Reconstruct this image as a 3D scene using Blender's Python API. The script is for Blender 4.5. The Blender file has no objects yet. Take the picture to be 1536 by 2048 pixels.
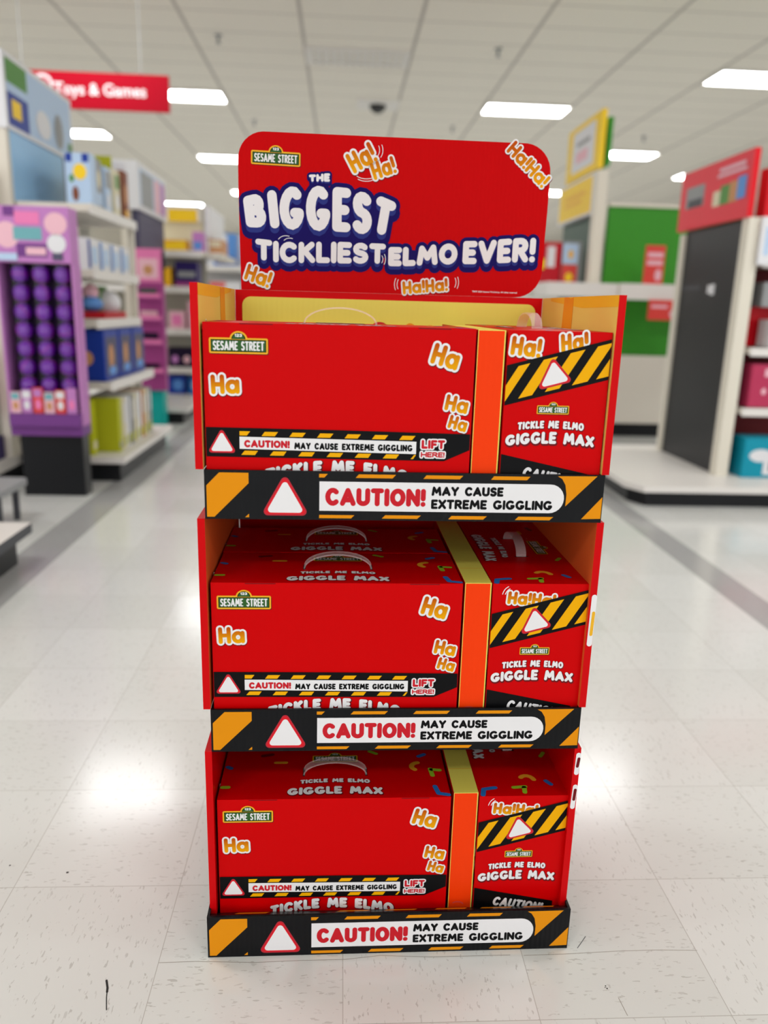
import bpy, math, random
import numpy as np
from mathutils import Vector, Matrix
from mathutils.geometry import delaunay_2d_cdt

sc = bpy.context.scene
COL = sc.collection
random.seed(7)

# ------------------------------------------------------------------ camera
F_PX, YAW, PITCH, ROLL, CAM_H = 1573.2, -0.0586, 0.2525, 0.0283, 1.0581
cam_d = bpy.data.cameras.new('camera')
cam = bpy.data.objects.new('camera', cam_d)
COL.objects.link(cam)
fw = Vector((-math.sin(YAW), math.cos(YAW), 0))
rt = Vector((math.cos(YAW), math.sin(YAW), 0))
up = Vector((0, 0, 1))
f2 = fw * math.cos(PITCH) - up * math.sin(PITCH)
u2 = up * math.cos(PITCH) + fw * math.sin(PITCH)
r3 = rt * math.cos(ROLL) + u2 * math.sin(ROLL)
u3 = u2 * math.cos(ROLL) - rt * math.sin(ROLL)
mw = Matrix.Identity(4)
for i in range(3):
    mw[i][0], mw[i][1], mw[i][2] = r3[i], u3[i], -f2[i]
mw[2][3] = CAM_H
cam.matrix_world = mw
cam_d.sensor_fit = 'HORIZONTAL'
cam_d.sensor_width = 36.0
cam_d.lens = F_PX * 36.0 / 1536.0
cam_d.clip_start = 0.05
cam_d.clip_end = 200
cam_d.dof.use_dof = True
cam_d.dof.focus_distance = 1.27
cam_d.dof.aperture_fstop = 2.85
sc.camera = cam

# ------------------------------------------------------------------ world, exposure
PANEL_L = 19.0          # radiance of a ceiling light panel
WORLD_L = 1.5           # fill through the open near side for the unbuilt store, raised to brighten front faces
sc.view_settings.view_transform = 'Standard'
sc.view_settings.look = 'None'
sc.view_settings.exposure = 0.0
sc.view_settings.gamma = 1.0
try:
    sc.view_settings.use_curve_mapping = False
except Exception:
    pass
w = bpy.data.worlds.new('store_air')
sc.world = w
w.use_nodes = True
w.node_tree.nodes['Background'].inputs[0].default_value = (0.97, 0.985, 1.0, 1)
w.node_tree.nodes['Background'].inputs[1].default_value = WORLD_L
sc.cycles.max_bounces = 8
sc.cycles.transparent_max_bounces = 12


# ------------------------------------------------------------------ materials
def lin(c):
    return tuple((x / 255 / 12.92) if x / 255 <= 0.04045 else ((x / 255 + 0.055) / 1.055) ** 2.4 for x in c)


MATS = {}


def mat(name, rgb, rough=0.45, spec=0.2, metal=0.0, coat=0.0):
    if name in MATS:
        return MATS[name]
    m = bpy.data.materials.new(name)
    m.use_nodes = True
    b = m.node_tree.nodes['Principled BSDF']
    b.inputs['Base Color'].default_value = (*lin(rgb), 1)
    b.inputs['Roughness'].default_value = rough
    b.inputs['Specular IOR Level'].default_value = spec
    b.inputs['Metallic'].default_value = metal
    b.inputs['Coat Weight'].default_value = coat
    MATS[name] = m
    return m


def N(m, t, **kw):
    n = m.node_tree.nodes.new(t)
    for k, v in kw.items():
        setattr(n, k, v)
    return n


def math_node(m, op, a, b=None, c=None):
    n = N(m, 'ShaderNodeMath', operation=op)
    for i, x in enumerate((a, b, c)):
        if x is None:
            continue
        if isinstance(x, (int, float)):
            n.inputs[i].default_value = x
        else:
            m.node_tree.links.new(x, n.inputs[i])
    return n.outputs[0]


def card_bump(m, scale=260.0, strength=0.06, axis='Z'):
    """faint vertical corrugation and paper grain on printed cardboard"""
    nt = m.node_tree
    tc = N(m, 'ShaderNodeTexCoord')
    wv = N(m, 'ShaderNodeTexWave', bands_direction='X')
    wv.inputs['Scale'].default_value = scale / 6.28
    wv.inputs['Distortion'].default_value = 1.2
    no = N(m, 'ShaderNodeTexNoise')
    no.inputs['Scale'].default_value = 14.0
    mx = math_node(m, 'ADD', wv.outputs['Fac'], math_node(m, 'MULTIPLY', no.outputs['Fac'], 6.0))
    bp = N(m, 'ShaderNodeBump')
    bp.inputs['Strength'].default_value = strength
    bp.inputs['Distance'].default_value = 0.002
    nt.links.new(tc.outputs['Object'], wv.inputs['Vector'])
    nt.links.new(tc.outputs['Object'], no.inputs['Vector'])
    nt.links.new(mx, bp.inputs['Height'])
    nt.links.new(bp.outputs['Normal'], m.node_tree.nodes['Principled BSDF'].inputs['Normal'])


RED = mat('printed_red_card', (210, 0, 4), 0.36, 0.07)
card_bump(RED, 200, 0.03)
HEADER_RED = mat('printed_header_red', (204, 0, 5), 0.42, 0.06)
card_bump(HEADER_RED, 260, 0.10)
EDGE_RED = mat('printed_edge_red', (212, 4, 12), 0.45, 0.1)
DARK_RED = mat('print_dark_red', (112, 6, 16), 0.4)
TEXT_RED = mat('print_text_red', (205, 24, 40), 0.4)
RIM_RED = mat('print_rim_red', (196, 40, 56), 0.4)
ORANGE_RED = mat('printed_orange_card', (252, 64, 8), 0.42, 0.1)
card_bump(ORANGE_RED, 240, 0.06)
INNER_ORANGE = mat('inner_orange_card', (226, 96, 40), 0.5)
YELLOW = mat('inner_yellow_card', (240, 224, 98), 0.4, 0.3)
card_bump(YELLOW, 200, 0.05)
GOLDEN = mat('inner_golden_card', (236, 200, 100), 0.45)
SQUIG = mat('print_squiggle_orange', (240, 146, 24), 0.42)
BLACK = mat('printed_black_card', (16, 17, 20), 0.3, 0.16)
card_bump(BLACK, 240, 0.12)
PBLACK = mat('print_black', (14, 14, 16), 0.38, 0.1)
AMBER = mat('print_amber', (234, 148, 10), 0.38, 0.12)
TAPE_YEL = mat('print_tape_yellow', (248, 180, 4), 0.38, 0.1)
WHITE = mat('print_white', (240, 239, 242), 0.4)
SIGN_GREEN = mat('print_sign_green', (48, 96, 44), 0.4)
SIGN_GOLD = mat('print_sign_gold', (244, 184, 40), 0.4)
NAVY = mat('print_navy', (24, 12, 96), 0.4, 0.08)
BLUE_SIDE = mat('print_blue_side', (44, 54, 132), 0.4, 0.1)
CONF_BLUE = mat('confetti_blue', (40, 110, 190), 0.4)
CONF_GREEN = mat('confetti_green', (150, 190, 40), 0.4)
CONF_GOLD = mat('confetti_gold', (236, 160, 40), 0.4)
KRAFT = mat('raw_kraft_card', (150, 112, 70), 0.8)

GRAD = bpy.data.materials.new('print_orange_to_gold')
GRAD.use_nodes = True
_a = N(GRAD, 'ShaderNodeAttribute', attribute_name='tone')
_r = N(GRAD, 'ShaderNodeValToRGB')
_r.color_ramp.elements[0].color = (*lin((242, 170, 6)), 1)
_r.color_ramp.elements[0].position = 0.1
_r.color_ramp.elements[1].color = (*lin((196, 82, 8)), 1)
_r.color_ramp.elements[1].position = 0.9
GRAD.node_tree.links.new(_a.outputs['Fac'], _r.inputs['Fac'])
GRAD.node_tree.links.new(_r.outputs['Color'], GRAD.node_tree.nodes['Principled BSDF'].inputs['Base Color'])
GRAD.node_tree.nodes['Principled BSDF'].inputs['Roughness'].default_value = 0.4
GRAD.node_tree.nodes['Principled BSDF'].inputs['Specular IOR Level'].default_value = 0.08

STRAP = bpy.data.materials.new('clear_pink_strap')
STRAP.use_nodes = True
_nt = STRAP.node_tree
_b = _nt.nodes['Principled BSDF']
_b.inputs['Base Color'].default_value = (*lin((250, 226, 224)), 1)
_b.inputs['Roughness'].default_value = 0.25
_t = N(STRAP, 'ShaderNodeBsdfTransparent')
_mx = N(STRAP, 'ShaderNodeMixShader')
_mx.inputs[0].default_value = 0.27
_nt.links.new(_t.outputs[0], _mx.inputs[1])
_nt.links.new(_b.outputs[0], _mx.inputs[2])
_nt.links.new(_mx.outputs[0], _nt.nodes['Material Output'].inputs['Surface'])

CLEAR = bpy.data.materials.new('clear_blister_plastic')
CLEAR.use_nodes = True
_nt = CLEAR.node_tree
_nt.nodes.remove(_nt.nodes['Principled BSDF'])
_t = N(CLEAR, 'ShaderNodeBsdfTransparent')
_g = N(CLEAR, 'ShaderNodeBsdfGlossy')
_g.inputs['Roughness'].default_value = 0.12
_mx = N(CLEAR, 'ShaderNodeMixShader')
_lw = N(CLEAR, 'ShaderNodeLayerWeight')
_lw.inputs['Blend'].default_value = 0.25
_nt.links.new(math_node(CLEAR, 'ADD', _lw.outputs['Fresnel'], 0.02), _mx.inputs[0])
_nt.links.new(_t.outputs[0], _mx.inputs[1])
_nt.links.new(_g.outputs[0], _mx.inputs[2])
_nt.links.new(_mx.outputs[0], _nt.nodes['Material Output'].inputs['Surface'])

SHELF = mat('shelf_white_enamel', (226, 220, 208), 0.45)
SHELF_FRONT = mat('shelf_price_rail', (232, 228, 224), 0.35)
BACK_GREY = mat('shelf_back_grey', (176, 172, 160), 0.6)
POST = mat('upright_cream', (228, 222, 208), 0.45)
KICK = mat('kick_plate_black', (26, 27, 30), 0.35)
PANEL_BLACK = mat('panel_black', (42, 42, 44), 0.32)
PURPLE_CARD = mat('purple_card', (120, 66, 140), 0.45)
LILAC = mat('lilac_card', (196, 130, 196), 0.45)
PINK = mat('pink_card', (238, 130, 186), 0.45)
PALE_PINK = mat('pale_pink', (240, 190, 204), 0.45)
TEAL = mat('teal_card', (20, 170, 164), 0.45)
DIM_TEAL = mat('dim_teal', (116, 176, 184), 0.45)
PURPLE_BALL = mat('purple_shiny_plastic', (128, 24, 190), 0.15, 0.6)
MAGENTA_BALL = mat('magenta_shiny_plastic', (190, 30, 180), 0.15, 0.6)
VOID = mat('dark_purple_card', (30, 14, 46), 0.6)
SKYBLUE = mat('sky_blue_panel', (160, 206, 244), 0.4)
PALE_BLUE = mat('pale_blue_card', (188, 212, 240), 0.4)
BOX_BLUE = mat('box_blue', (34, 62, 158), 0.4)
MID_BLUE = mat('mid_blue', (96, 150, 220), 0.4)
BOX_WHITE = mat('box_white', (230, 230, 234), 0.4)
LIME = mat('lime_card', (186, 190, 34), 0.45)
CREAM = mat('cream_card', (228, 220, 190), 0.5)
SKIN_TAN = mat('tan_card', (206, 150, 104), 0.5)
BROWN = mat('brown_card', (134, 76, 52), 0.5)
NAVY_PANEL = mat('slate_panel', (86, 84, 108), 0.5)
YEL_SIGN = mat('yellow_sign', (255, 214, 44), 0.4)
GREEN_PANEL = mat('green_panel', (60, 146, 42), 0.45)
DARK_GREEN = mat('dark_green_panel', (66, 92, 80), 0.4)
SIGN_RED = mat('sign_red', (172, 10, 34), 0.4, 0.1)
BOARD_RED = mat('board_red', (234, 54, 70), 0.4)
SIGN_RED_SIDE = mat('sign_red_side', (226, 20, 36), 0.4)
TAG_RED = mat('tag_red', (226, 76, 70), 0.4)
BOX_RED = mat('box_red', (196, 24, 40), 0.4)
MAROON = mat('maroon', (104, 14, 22), 0.5)
CRIMSON_PINK = mat('crimson_pink', (186, 56, 92), 0.4)
BOX_TEAL = mat('box_teal', (20, 150, 176), 0.35)
GREY = mat('plain_grey', (150, 152, 154), 0.4)
DARK_GREY = mat('plain_dark_grey', (70, 72, 78), 0.4)
DARK_NAVY = mat('dark_navy_card', (44, 30, 96), 0.4)
PLUM = mat('plum_card', (166, 70, 138), 0.45)
GREEN_TOY = mat('toy_green', (96, 150, 80), 0.5)
DARK_PLASTIC = mat('dark_plastic', (20, 20, 22), 0.12, 0.6)
CEIL_WHITE = mat('ceiling_metal_white', (226, 222, 216), 0.5)

EMIT = bpy.data.materials.new('light_diffuser')
EMIT.use_nodes = True
EMIT.node_tree.nodes.remove(EMIT.node_tree.nodes['Principled BSDF'])
_e = N(EMIT, 'ShaderNodeEmission')
_e.inputs[0].default_value = (0.985, 0.995, 1.0, 1)
_e.inputs[1].default_value = PANEL_L
EMIT.node_tree.links.new(_e.outputs[0], EMIT.node_tree.nodes['Material Output'].inputs['Surface'])

TILE, TX0, TY0 = 0.3048, -0.5936, 1.2715


def floor_material():
    m = bpy.data.materials.new('vinyl_tile_floor')
    m.use_nodes = True
    nt = m.node_tree
    L = nt.links.new
    b = nt.nodes['Principled BSDF']
    tc = N(m, 'ShaderNodeTexCoord')
    sx = N(m, 'ShaderNodeSeparateXYZ')
    L(tc.outputs['Object'], sx.inputs[0])
    tx = math_node(m, 'DIVIDE', math_node(m, 'SUBTRACT', sx.outputs[0], TX0), TILE)
    ty = math_node(m, 'DIVIDE', math_node(m, 'SUBTRACT', sx.outputs[1], TY0), TILE)
    ix, iy = math_node(m, 'FLOOR', tx), math_node(m, 'FLOOR', ty)
    par = math_node(m, 'MODULO', math_node(m, 'ADD', math_node(m, 'ADD', ix, iy), 1000.0), 2.0)
    # streaky chips, their grain turned a quarter from tile to tile
    cols = []
    for sxy in ((1.0, 3.2), (3.2, 1.0)):
        mp = N(m, 'ShaderNodeMapping')
        mp.inputs['Scale'].default_value = (sxy[0] * 46, sxy[1] * 46, 46)
        L(tc.outputs['Object'], mp.inputs['Vector'])
        wob = N(m, 'ShaderNodeTexNoise')
        wob.inputs['Scale'].default_value = 1.6
        wob.inputs['Detail'].default_value = 1.0
        L(mp.outputs[0], wob.inputs['Vector'])
        add = N(m, 'ShaderNodeVectorMath', operation='ADD')
        sc_ = N(m, 'ShaderNodeVectorMath', operation='SCALE')
        sc_.inputs['Scale'].default_value = 1.5
        L(wob.outputs['Color'], sc_.inputs[0])
        L(mp.outputs[0], add.inputs[0])
        L(sc_.outputs[0], add.inputs[1])
        vo = N(m, 'ShaderNodeTexVoronoi', feature='F1')
        vo.inputs['Scale'].default_value = 1.0
        L(add.outputs[0], vo.inputs['Vector'])
        chip = math_node(m, 'LESS_THAN', vo.outputs['Distance'], 0.27)
        sp = N(m, 'ShaderNodeSeparateColor')
        L(vo.outputs['Color'], sp.inputs[0])
        keep = math_node(m, 'GREATER_THAN', sp.outputs[0], 0.42)
        cols.append(math_node(m, 'MULTIPLY', math_node(m, 'MULTIPLY', chip, keep), math_node(m, 'MULTIPLY_ADD', sp.outputs[1], 0.6, 0.3)))
    mix = N(m, 'ShaderNodeMix', data_type='FLOAT')
    L(par, mix.inputs[0]); L(cols[0], mix.inputs[2]); L(cols[1], mix.inputs[3])
    chip = mix.outputs[0]
    wn = N(m, 'ShaderNodeTexWhiteNoise', noise_dimensions='2D')
    cv = N(m, 'ShaderNodeCombineXYZ')
    L(ix, cv.inputs[0]); L(iy, cv.inputs[1]); L(cv.outputs[0], wn.inputs['Vector'])
    base = N(m, 'ShaderNodeMix', data_type='RGBA')
    base.inputs[6].default_value = (*lin((214, 215, 212)), 1)
    base.inputs[7].default_value = (*lin((222, 223, 221)), 1)
    L(wn.outputs['Value'], base.inputs[0])
    big = N(m, 'ShaderNodeTexNoise')
    big.inputs['Scale'].default_value = 2.3
    L(tc.outputs['Object'], big.inputs['Vector'])
    m2 = N(m, 'ShaderNodeMix', data_type='RGBA')
    m2.inputs[7].default_value = (*lin((164, 161, 156)), 1)
    L(math_node(m, 'MULTIPLY', chip, 0.62), m2.inputs[0])
    L(base.outputs[2], m2.inputs[6])
    # the two grey bands that run along the aisle
    def band(a, b_):
        return math_node(m, 'MULTIPLY', math_node(m, 'GREATER_THAN', sx.outputs[0], a), math_node(m, 'LESS_THAN', sx.outputs[0], b_))
    bands = math_node(m, 'ADD', band(-1.37, -1.19), band(1.515, 1.66))
    m3 = N(m, 'ShaderNodeMix', data_type='RGBA')
    m3.inputs[7].default_value = (*lin((166, 166, 166)), 1)
    L(math_node(m, 'MULTIPLY', bands, 0.92), m3.inputs[0])
    L(m2.outputs[2], m3.inputs[6])
    # seams
    def seam(t):
        fr = math_node(m, 'FRACT', t)
        d = math_node(m, 'MINIMUM', fr, math_node(m, 'SUBTRACT', 1.0, fr))
        return math_node(m, 'LESS_THAN', d, 0.0021)
    sm = math_node(m, 'MAXIMUM', seam(tx), seam(ty))
    m4 = N(m, 'ShaderNodeMix', data_type='RGBA')
    m4.inputs[7].default_value = (*lin((150, 144, 136)), 1)
    L(math_node(m, 'MULTIPLY', sm, 0.6), m4.inputs[0])
    L(m3.outputs[2], m4.inputs[6])
    L(m4.outputs[2], b.inputs['Base Color'])
    L(math_node(m, 'MULTIPLY_ADD', big.outputs['Fac'], 0.08, 0.125), b.inputs['Roughness'])
    b.inputs['Specular IOR Level'].default_value = 0.5
    bn = N(m, 'ShaderNodeTexNoise')
    bn.inputs['Scale'].default_value = 55
    bn.inputs['Detail'].default_value = 3
    L(tc.outputs['Object'], bn.inputs['Vector'])
    bp = N(m, 'ShaderNodeBump')
    bp.inputs['Strength'].default_value = 0.035
    bp.inputs['Distance'].default_value = 0.004
    L(math_node(m, 'SUBTRACT', bn.outputs['Fac'], math_node(m, 'MULTIPLY', sm, 0.5)), bp.inputs['Height'])
    L(bp.outputs['Normal'], b.inputs['Normal'])
    return m


CX0, CY0, CW, CD = -1.68, 12.0, 1.22, 0.61


def ceiling_material():
    m = bpy.data.materials.new('ceiling_tiles')
    m.use_nodes = True
    L = m.node_tree.links.new
    b = m.node_tree.nodes['Principled BSDF']
    tc = N(m, 'ShaderNodeTexCoord')
    sx = N(m, 'ShaderNodeSeparateXYZ')
    L(tc.outputs['Object'], sx.inputs[0])
    def line(out, o, s, wd):
        fr = math_node(m, 'FRACT', math_node(m, 'DIVIDE', math_node(m, 'SUBTRACT', out, o), s))
        d = math_node(m, 'MULTIPLY', math_node(m, 'MINIMUM', fr, math_node(m, 'SUBTRACT', 1.0, fr)), s)
        return math_node(m, 'LESS_THAN', d, wd)
    gx = line(sx.outputs[0], CX0, CW, 0.02)
    gy = line(sx.outputs[1], CY0, CD, 0.014)
    g = math_node(m, 'MAXIMUM', gx, math_node(m, 'MULTIPLY', gy, 0.7))
    no = N(m, 'ShaderNodeTexNoise')
    no.inputs['Scale'].default_value = 180
    L(tc.outputs['Object'], no.inputs['Vector'])
    mx = N(m, 'ShaderNodeMix', data_type='RGBA')
    mx.inputs[6].default_value = (*lin((232, 226, 214)), 1)
    mx.inputs[7].default_value = (*lin((172, 166, 158)), 1)
    L(math_node(m, 'ADD', math_node(m, 'MULTIPLY', g, 0.8), math_node(m, 'MULTIPLY', no.outputs['Fac'], 0.06)), mx.inputs[0])
    L(mx.outputs[2], b.inputs['Base Color'])
    b.inputs['Roughness'].default_value = 0.9
    b.inputs['Specular IOR Level'].default_value = 0.1
    return m


# ------------------------------------------------------------------ mesh builder
class MB:
    def __init__(self):
        self.v, self.f, self.fm, self.t, self.mats = [], [], [], [], []
        self.smooth = set()

    def mi(self, m):
        if m not in self.mats:
            self.mats.append(m)
        return self.mats.index(m)

    def add(self, vs, fs, m, tone=None, smooth=False):
        o = len(self.v)
        self.v += [tuple(p) for p in vs]
        self.t += list(tone) if tone else [0.0] * len(vs)
        k = self.mi(m)
        for f in fs:
            if smooth:
                self.smooth.add(len(self.f))
            self.f.append(tuple(i + o for i in f))
            self.fm.append(k)

    def box(self, x0, x1, y0, y1, z0, z1, m, faces=None):
        """faces: optional dict of face name -> material (front back left right top bottom)"""
        vs = [(x0, y0, z0), (x1, y0, z0), (x1, y1, z0), (x0, y1, z0), (x0, y0, z1), (x1, y0, z1), (x1, y1, z1), (x0, y1, z1)]
        fs = dict(bottom=(0, 3, 2, 1), top=(4, 5, 6, 7), front=(0, 1, 5, 4), right=(1, 2, 6, 5), back=(2, 3, 7, 6), left=(3, 0, 4, 7))
        o = len(self.v)
        self.v += vs
        self.t += [0.0] * 8
        for n, f in fs.items():
            self.f.append(tuple(i + o for i in f))
            self.fm.append(self.mi((faces or {}).get(n, m)))
        return self

    def prism(self, pts, frame, d0, d1, m, side=None):
        """extrude a 2D outline (ccw) in a frame from lift d0 to d1 (front)"""
        n = len(pts)
        o, U, V, W = frame
        P = lambda p, d: o + U * p[0] + V * p[1] + W * d
        vs = [P(p, d0) for p in pts] + [P(p, d1) for p in pts]
        self.add(vs, [tuple(range(n, 2 * n)), tuple(reversed(range(n)))], m)
        self.add(vs, [(i, (i + 1) % n, n + (i + 1) % n, n + i) for i in range(n)], side or m)

    def print_(self, polys, frame, lift, m, tone=None):
        """flat printed shapes: the union of 2D polygons, laid on a surface"""
        vs, fs = union(polys)
        o, U, V, W = frame
        tn = None
        if tone:
            lo, hi = tone
            tn = [min(1, max(0, (p[1] - lo) / (hi - lo))) for p in vs]
        self.add([o + U * p[0] + V * p[1] + W * lift for p in vs], fs, m, tn)

    def tube(self, path, r, m, n=8, flat=None):
        """round or strap-like bar along a path; flat=(width dir, half width, half thick)"""
        vs, fs = [], []
        for i, p in enumerate(path):
            p = Vector(p)
            a, b = Vector(path[max(0, i - 1)]), Vector(path[min(len(path) - 1, i + 1)])
            t = (b - a).normalized()
            if flat:
                wd = Vector(flat[0])
                nn = t.cross(wd).normalized()
                k = 4
                for sx_, sy_ in ((-1, -1), (1, -1), (1, 1), (-1, 1)):
                    vs.append(p + wd * sx_ * flat[1] + nn * sy_ * flat[2])
            else:
                k = n
                ref = Vector((0, 0, 1)) if abs(t.z) < 0.9 else Vector((1, 0, 0))
                e1 = t.cross(ref).normalized()
                e2 = t.cross(e1)
                for j in range(n):
                    an = 2 * math.pi * j / n
                    vs.append(p + e1 * r * math.cos(an) + e2 * r * math.sin(an))
        for i in range(len(path) - 1):
            for j in range(k):
                fs.append((i * k + j, i * k + (j + 1) % k, (i + 1) * k + (j + 1) % k, (i + 1) * k + j))
        fs.append(tuple(range(k)))
        fs.append(tuple(reversed(range((len(path) - 1) * k, len(path) * k))))
        self.add(vs, fs, m, smooth=not flat)

    def ball(self, c, rx, ry, rz, m, nu=16, nv=10):
        vs, fs = [(c[0], c[1], c[2] + rz)], []
        for i in range(1, nv):
            ph = math.pi * i / nv
            for j in range(nu):
                th = 2 * math.pi * j / nu
                vs.append((c[0] + rx * math.sin(ph) * math.cos(th), c[1] + ry * math.sin(ph) * math.sin(th), c[2] + rz * math.cos(ph)))
        vs.append((c[0], c[1], c[2] - rz))
        for j in range(nu):
            fs.append((0, 1 + j, 1 + (j + 1) % nu))
            fs.append((len(vs) - 1, 1 + (nv - 2) * nu + (j + 1) % nu, 1 + (nv - 2) * nu + j))
        for i in range(nv - 2):
            for j in range(nu):
                a, b = 1 + i * nu + j, 1 + i * nu + (j + 1) % nu
                fs.append((a, a + nu, b + nu, b))
        self.add(vs, fs, m, smooth=True)

    def build(self, name, parent=None, origin=(0, 0, 0)):
        me = bpy.data.meshes.new(name)
        o = Vector(origin)
        me.from_pydata([Vector(p) - o for p in self.v], [], self.f)
        for m in self.mats:
            me.materials.append(m)
        me.polygons.foreach_set('material_index', self.fm)
        me.polygons.foreach_set('use_smooth', [i in self.smooth for i in range(len(self.f))])
        if any(self.t):
            at = me.attributes.new('tone', 'FLOAT', 'POINT')
            at.data.foreach_set('value', self.t)
        me.update()
        ob = bpy.data.objects.new(name, me)
        COL.objects.link(ob)
        if parent:
            ob.parent = parent
        else:
            ob.location = o
        return ob


def union(polys):
    vs, fs = [], []
    for p in polys:
        a = sum(p[i][0] * p[(i + 1) % len(p)][1] - p[(i + 1) % len(p)][0] * p[i][1] for i in range(len(p)))
        q = list(p) if a > 0 else list(reversed(p))
        fs.append(list(range(len(vs), len(vs) + len(q))))
        vs += [Vector((x * 100, y * 100)) for x, y in q]
    r = delaunay_2d_cdt(vs, [], fs, 1, 1e-5)
    # keep only the triangles whose middle lies in one of the shapes, so that letters keep their counters
    tri = [tuple(f) for f in r[2]]
    if len(polys) > 1 and tri:
        P = np.array([(p[0] / 100, p[1] / 100) for p in r[0]])
        C = P[np.array(tri)].mean(axis=1)
        keep = np.zeros(len(tri), bool)
        for q in polys:
            q = np.array(q)
            lo, hi = q.min(0), q.max(0)
            idx = np.where(~keep & (C[:, 0] >= lo[0]) & (C[:, 0] <= hi[0]) & (C[:, 1] >= lo[1]) & (C[:, 1] <= hi[1]))[0]
            if not len(idx):
                continue
            c = C[idx]
            ins = np.zeros(len(idx), bool)
            for (ax, ay), (bx, by) in zip(q, np.roll(q, -1, axis=0)):
                if ay != by:
                    cr = ((ay > c[:, 1]) != (by > c[:, 1])) & (c[:, 0] < (bx - ax) * (c[:, 1] - ay) / (by - ay) + ax)
                    ins ^= cr
            keep[idx] |= ins
        tri = [t for t, k in zip(tri, keep) if k]
    return [(p[0] / 100, p[1] / 100) for p in r[0]], tri


def frame(o, U, V):
    U, V = Vector(U), Vector(V)
    return (Vector(o), U, V, U.cross(V))


# ------------------------------------------------------------------ rounded lettering drawn from strokes
def arc(cx, cy, rx, ry, a0, a1, n=14):
    return [(cx + rx * math.cos(math.radians(a0 + (a1 - a0) * i / n)), cy + ry * math.sin(math.radians(a0 + (a1 - a0) * i / n))) for i in range(n + 1)]


def glyph(c):
    if c == 'A': return .66, [[(0, 0), (.33, 1), (.66, 0)], [(.13, .27), (.53, .27)]]
    if c == 'B': return .5, [[(.26, .53), (0, .53), (0, 1), (.26, 1)] + arc(.26, .765, .2, .235, 90, -90, 8), [(0, .53), (0, 0), (.26, 0)] + arc(.26, .265, .24, .265, -90, 90, 8)]
    if c == 'C': return .56, [arc(.31, .5, .31, .5, 48, 312)]
    if c == 'D': return .55, [[(0, 0), (0, 1), (.2, 1)] + arc(.2, .5, .35, .5, 90, -90) + [(0, 0)]]
    if c == 'E': return .4, [[(.4, 1), (0, 1), (0, 0), (.4, 0)], [(0, .5), (.34, .5)]]
    if c == 'F': return .4, [[(.4, 1), (0, 1), (0, 0)], [(0, .5), (.34, .5)]]
    if c == 'G': return .68, [arc(.34, .5, .34, .5, 52, 335) + [(.65, .36), (.46, .36)]]
    if c == 'H': return .54, [[(0, 0), (0, 1)], [(.54, 0), (.54, 1)], [(0, .5), (.54, .5)]]
    if c == 'I': return 0, [[(0, 0), (0, 1)]]
    if c == 'K': return .5, [[(0, 0), (0, 1)], [(.47, 1), (.03, .47)], [(.16, .58), (.5, 0)]]
    if c == 'L': return .38, [[(0, 1), (0, 0), (.38, 0)]]
    if c == 'M': return .78, [[(0, 0), (.1, 1), (.39, .32), (.68, 1), (.78, 0)]]
    if c == 'N': return .56, [[(0, 0), (0, 1), (.56, 0), (.56, 1)]]
    if c == 'O': return .66, [arc(.33, .5, .33, .5, 0, 360, 22)]
    if c == 'R': return .5, [[(0, 0), (0, 1), (.24, 1)] + arc(.24, .74, .23, .26, 90, -90, 8) + [(0, .48)], [(.22, .48), (.5, 0)]]
    if c == 'S': return .46, [arc(.24, .755, .22, .245, 35, 250, 9) + arc(.22, .245, .24, .255, 70, -145, 10)]
    if c == 'T': return .5, [[(0, 1), (.5, 1)], [(.25, 1), (.25, 0)]]
    if c == 'U': return .54, [[(0, 1), (0, .3)] + arc(.27, .29, .27, .29, 180, 360, 10) + [(.54, 1)]]
    if c == 'V': return .6, [[(0, 1), (.3, 0), (.6, 1)]]
    if c == 'X': return .54, [[(0, 0), (.54, 1)], [(0, 1), (.54, 0)]]
    if c == 'Y': return .56, [[(0, 1), (.28, .46), (.56, 1)], [(.28, .46), (.28, 0)]]
    if c == 'a': return .60, [arc(.28, .33, .28, .33, 0, 360, 18), [(.58, .66), (.58, 0)]]
    if c == '!': return 0, [[(0, 1), (0, .42)], [(0, 0), (.001, 0)]]
    if c == '1': return .14, [[(0, .78), (.14, 1), (.14, 0)]]
    if c == '2': return .42, [arc(.21, .73, .21, .27, 165, -35, 8) + [(0, 0), (.42, 0)]]
    if c == '3': return .42, [arc(.19, .75, .22, .25, 150, -80, 8) + arc(.19, .25, .23, .25, 80, -150, 8)]
    return .28, []


def text_strokes(s, x0, x1, y0, y1, r, gap=.35, top=None, bot=None, slant=0.0):
    """skeleton strokes of a word fitted between x0..x1 and y0..y1 (outer edges)"""
    gl = [glyph(c) for c in s]
    g = r * gap
    n = len(s)
    fixed = 2 * r + (n - 1) * (2 * r + g)
    sw = sum(q[0] for q in gl)
    sx = (x1 - x0 - fixed) / sw if sw else 1
    out, x = [], x0 + r
    for (wd, st) in gl:
        for line in st:
            pl = []
            for (px, py) in line:
                X = x + px * sx
                lo = (bot(X) if bot else y0) + r
                hi = (top(X) if top else y1) - r
                pl.append((X + slant * py * (hi - lo), lo + py * (hi - lo)))
            out.append(pl)
        x += wd * sx + 2 * r + g
    return out


def disc(x, y, r, n=14):
    return [(x + r * math.cos(2 * math.pi * i / n), y + r * math.sin(2 * math.pi * i / n)) for i in range(n)]


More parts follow.
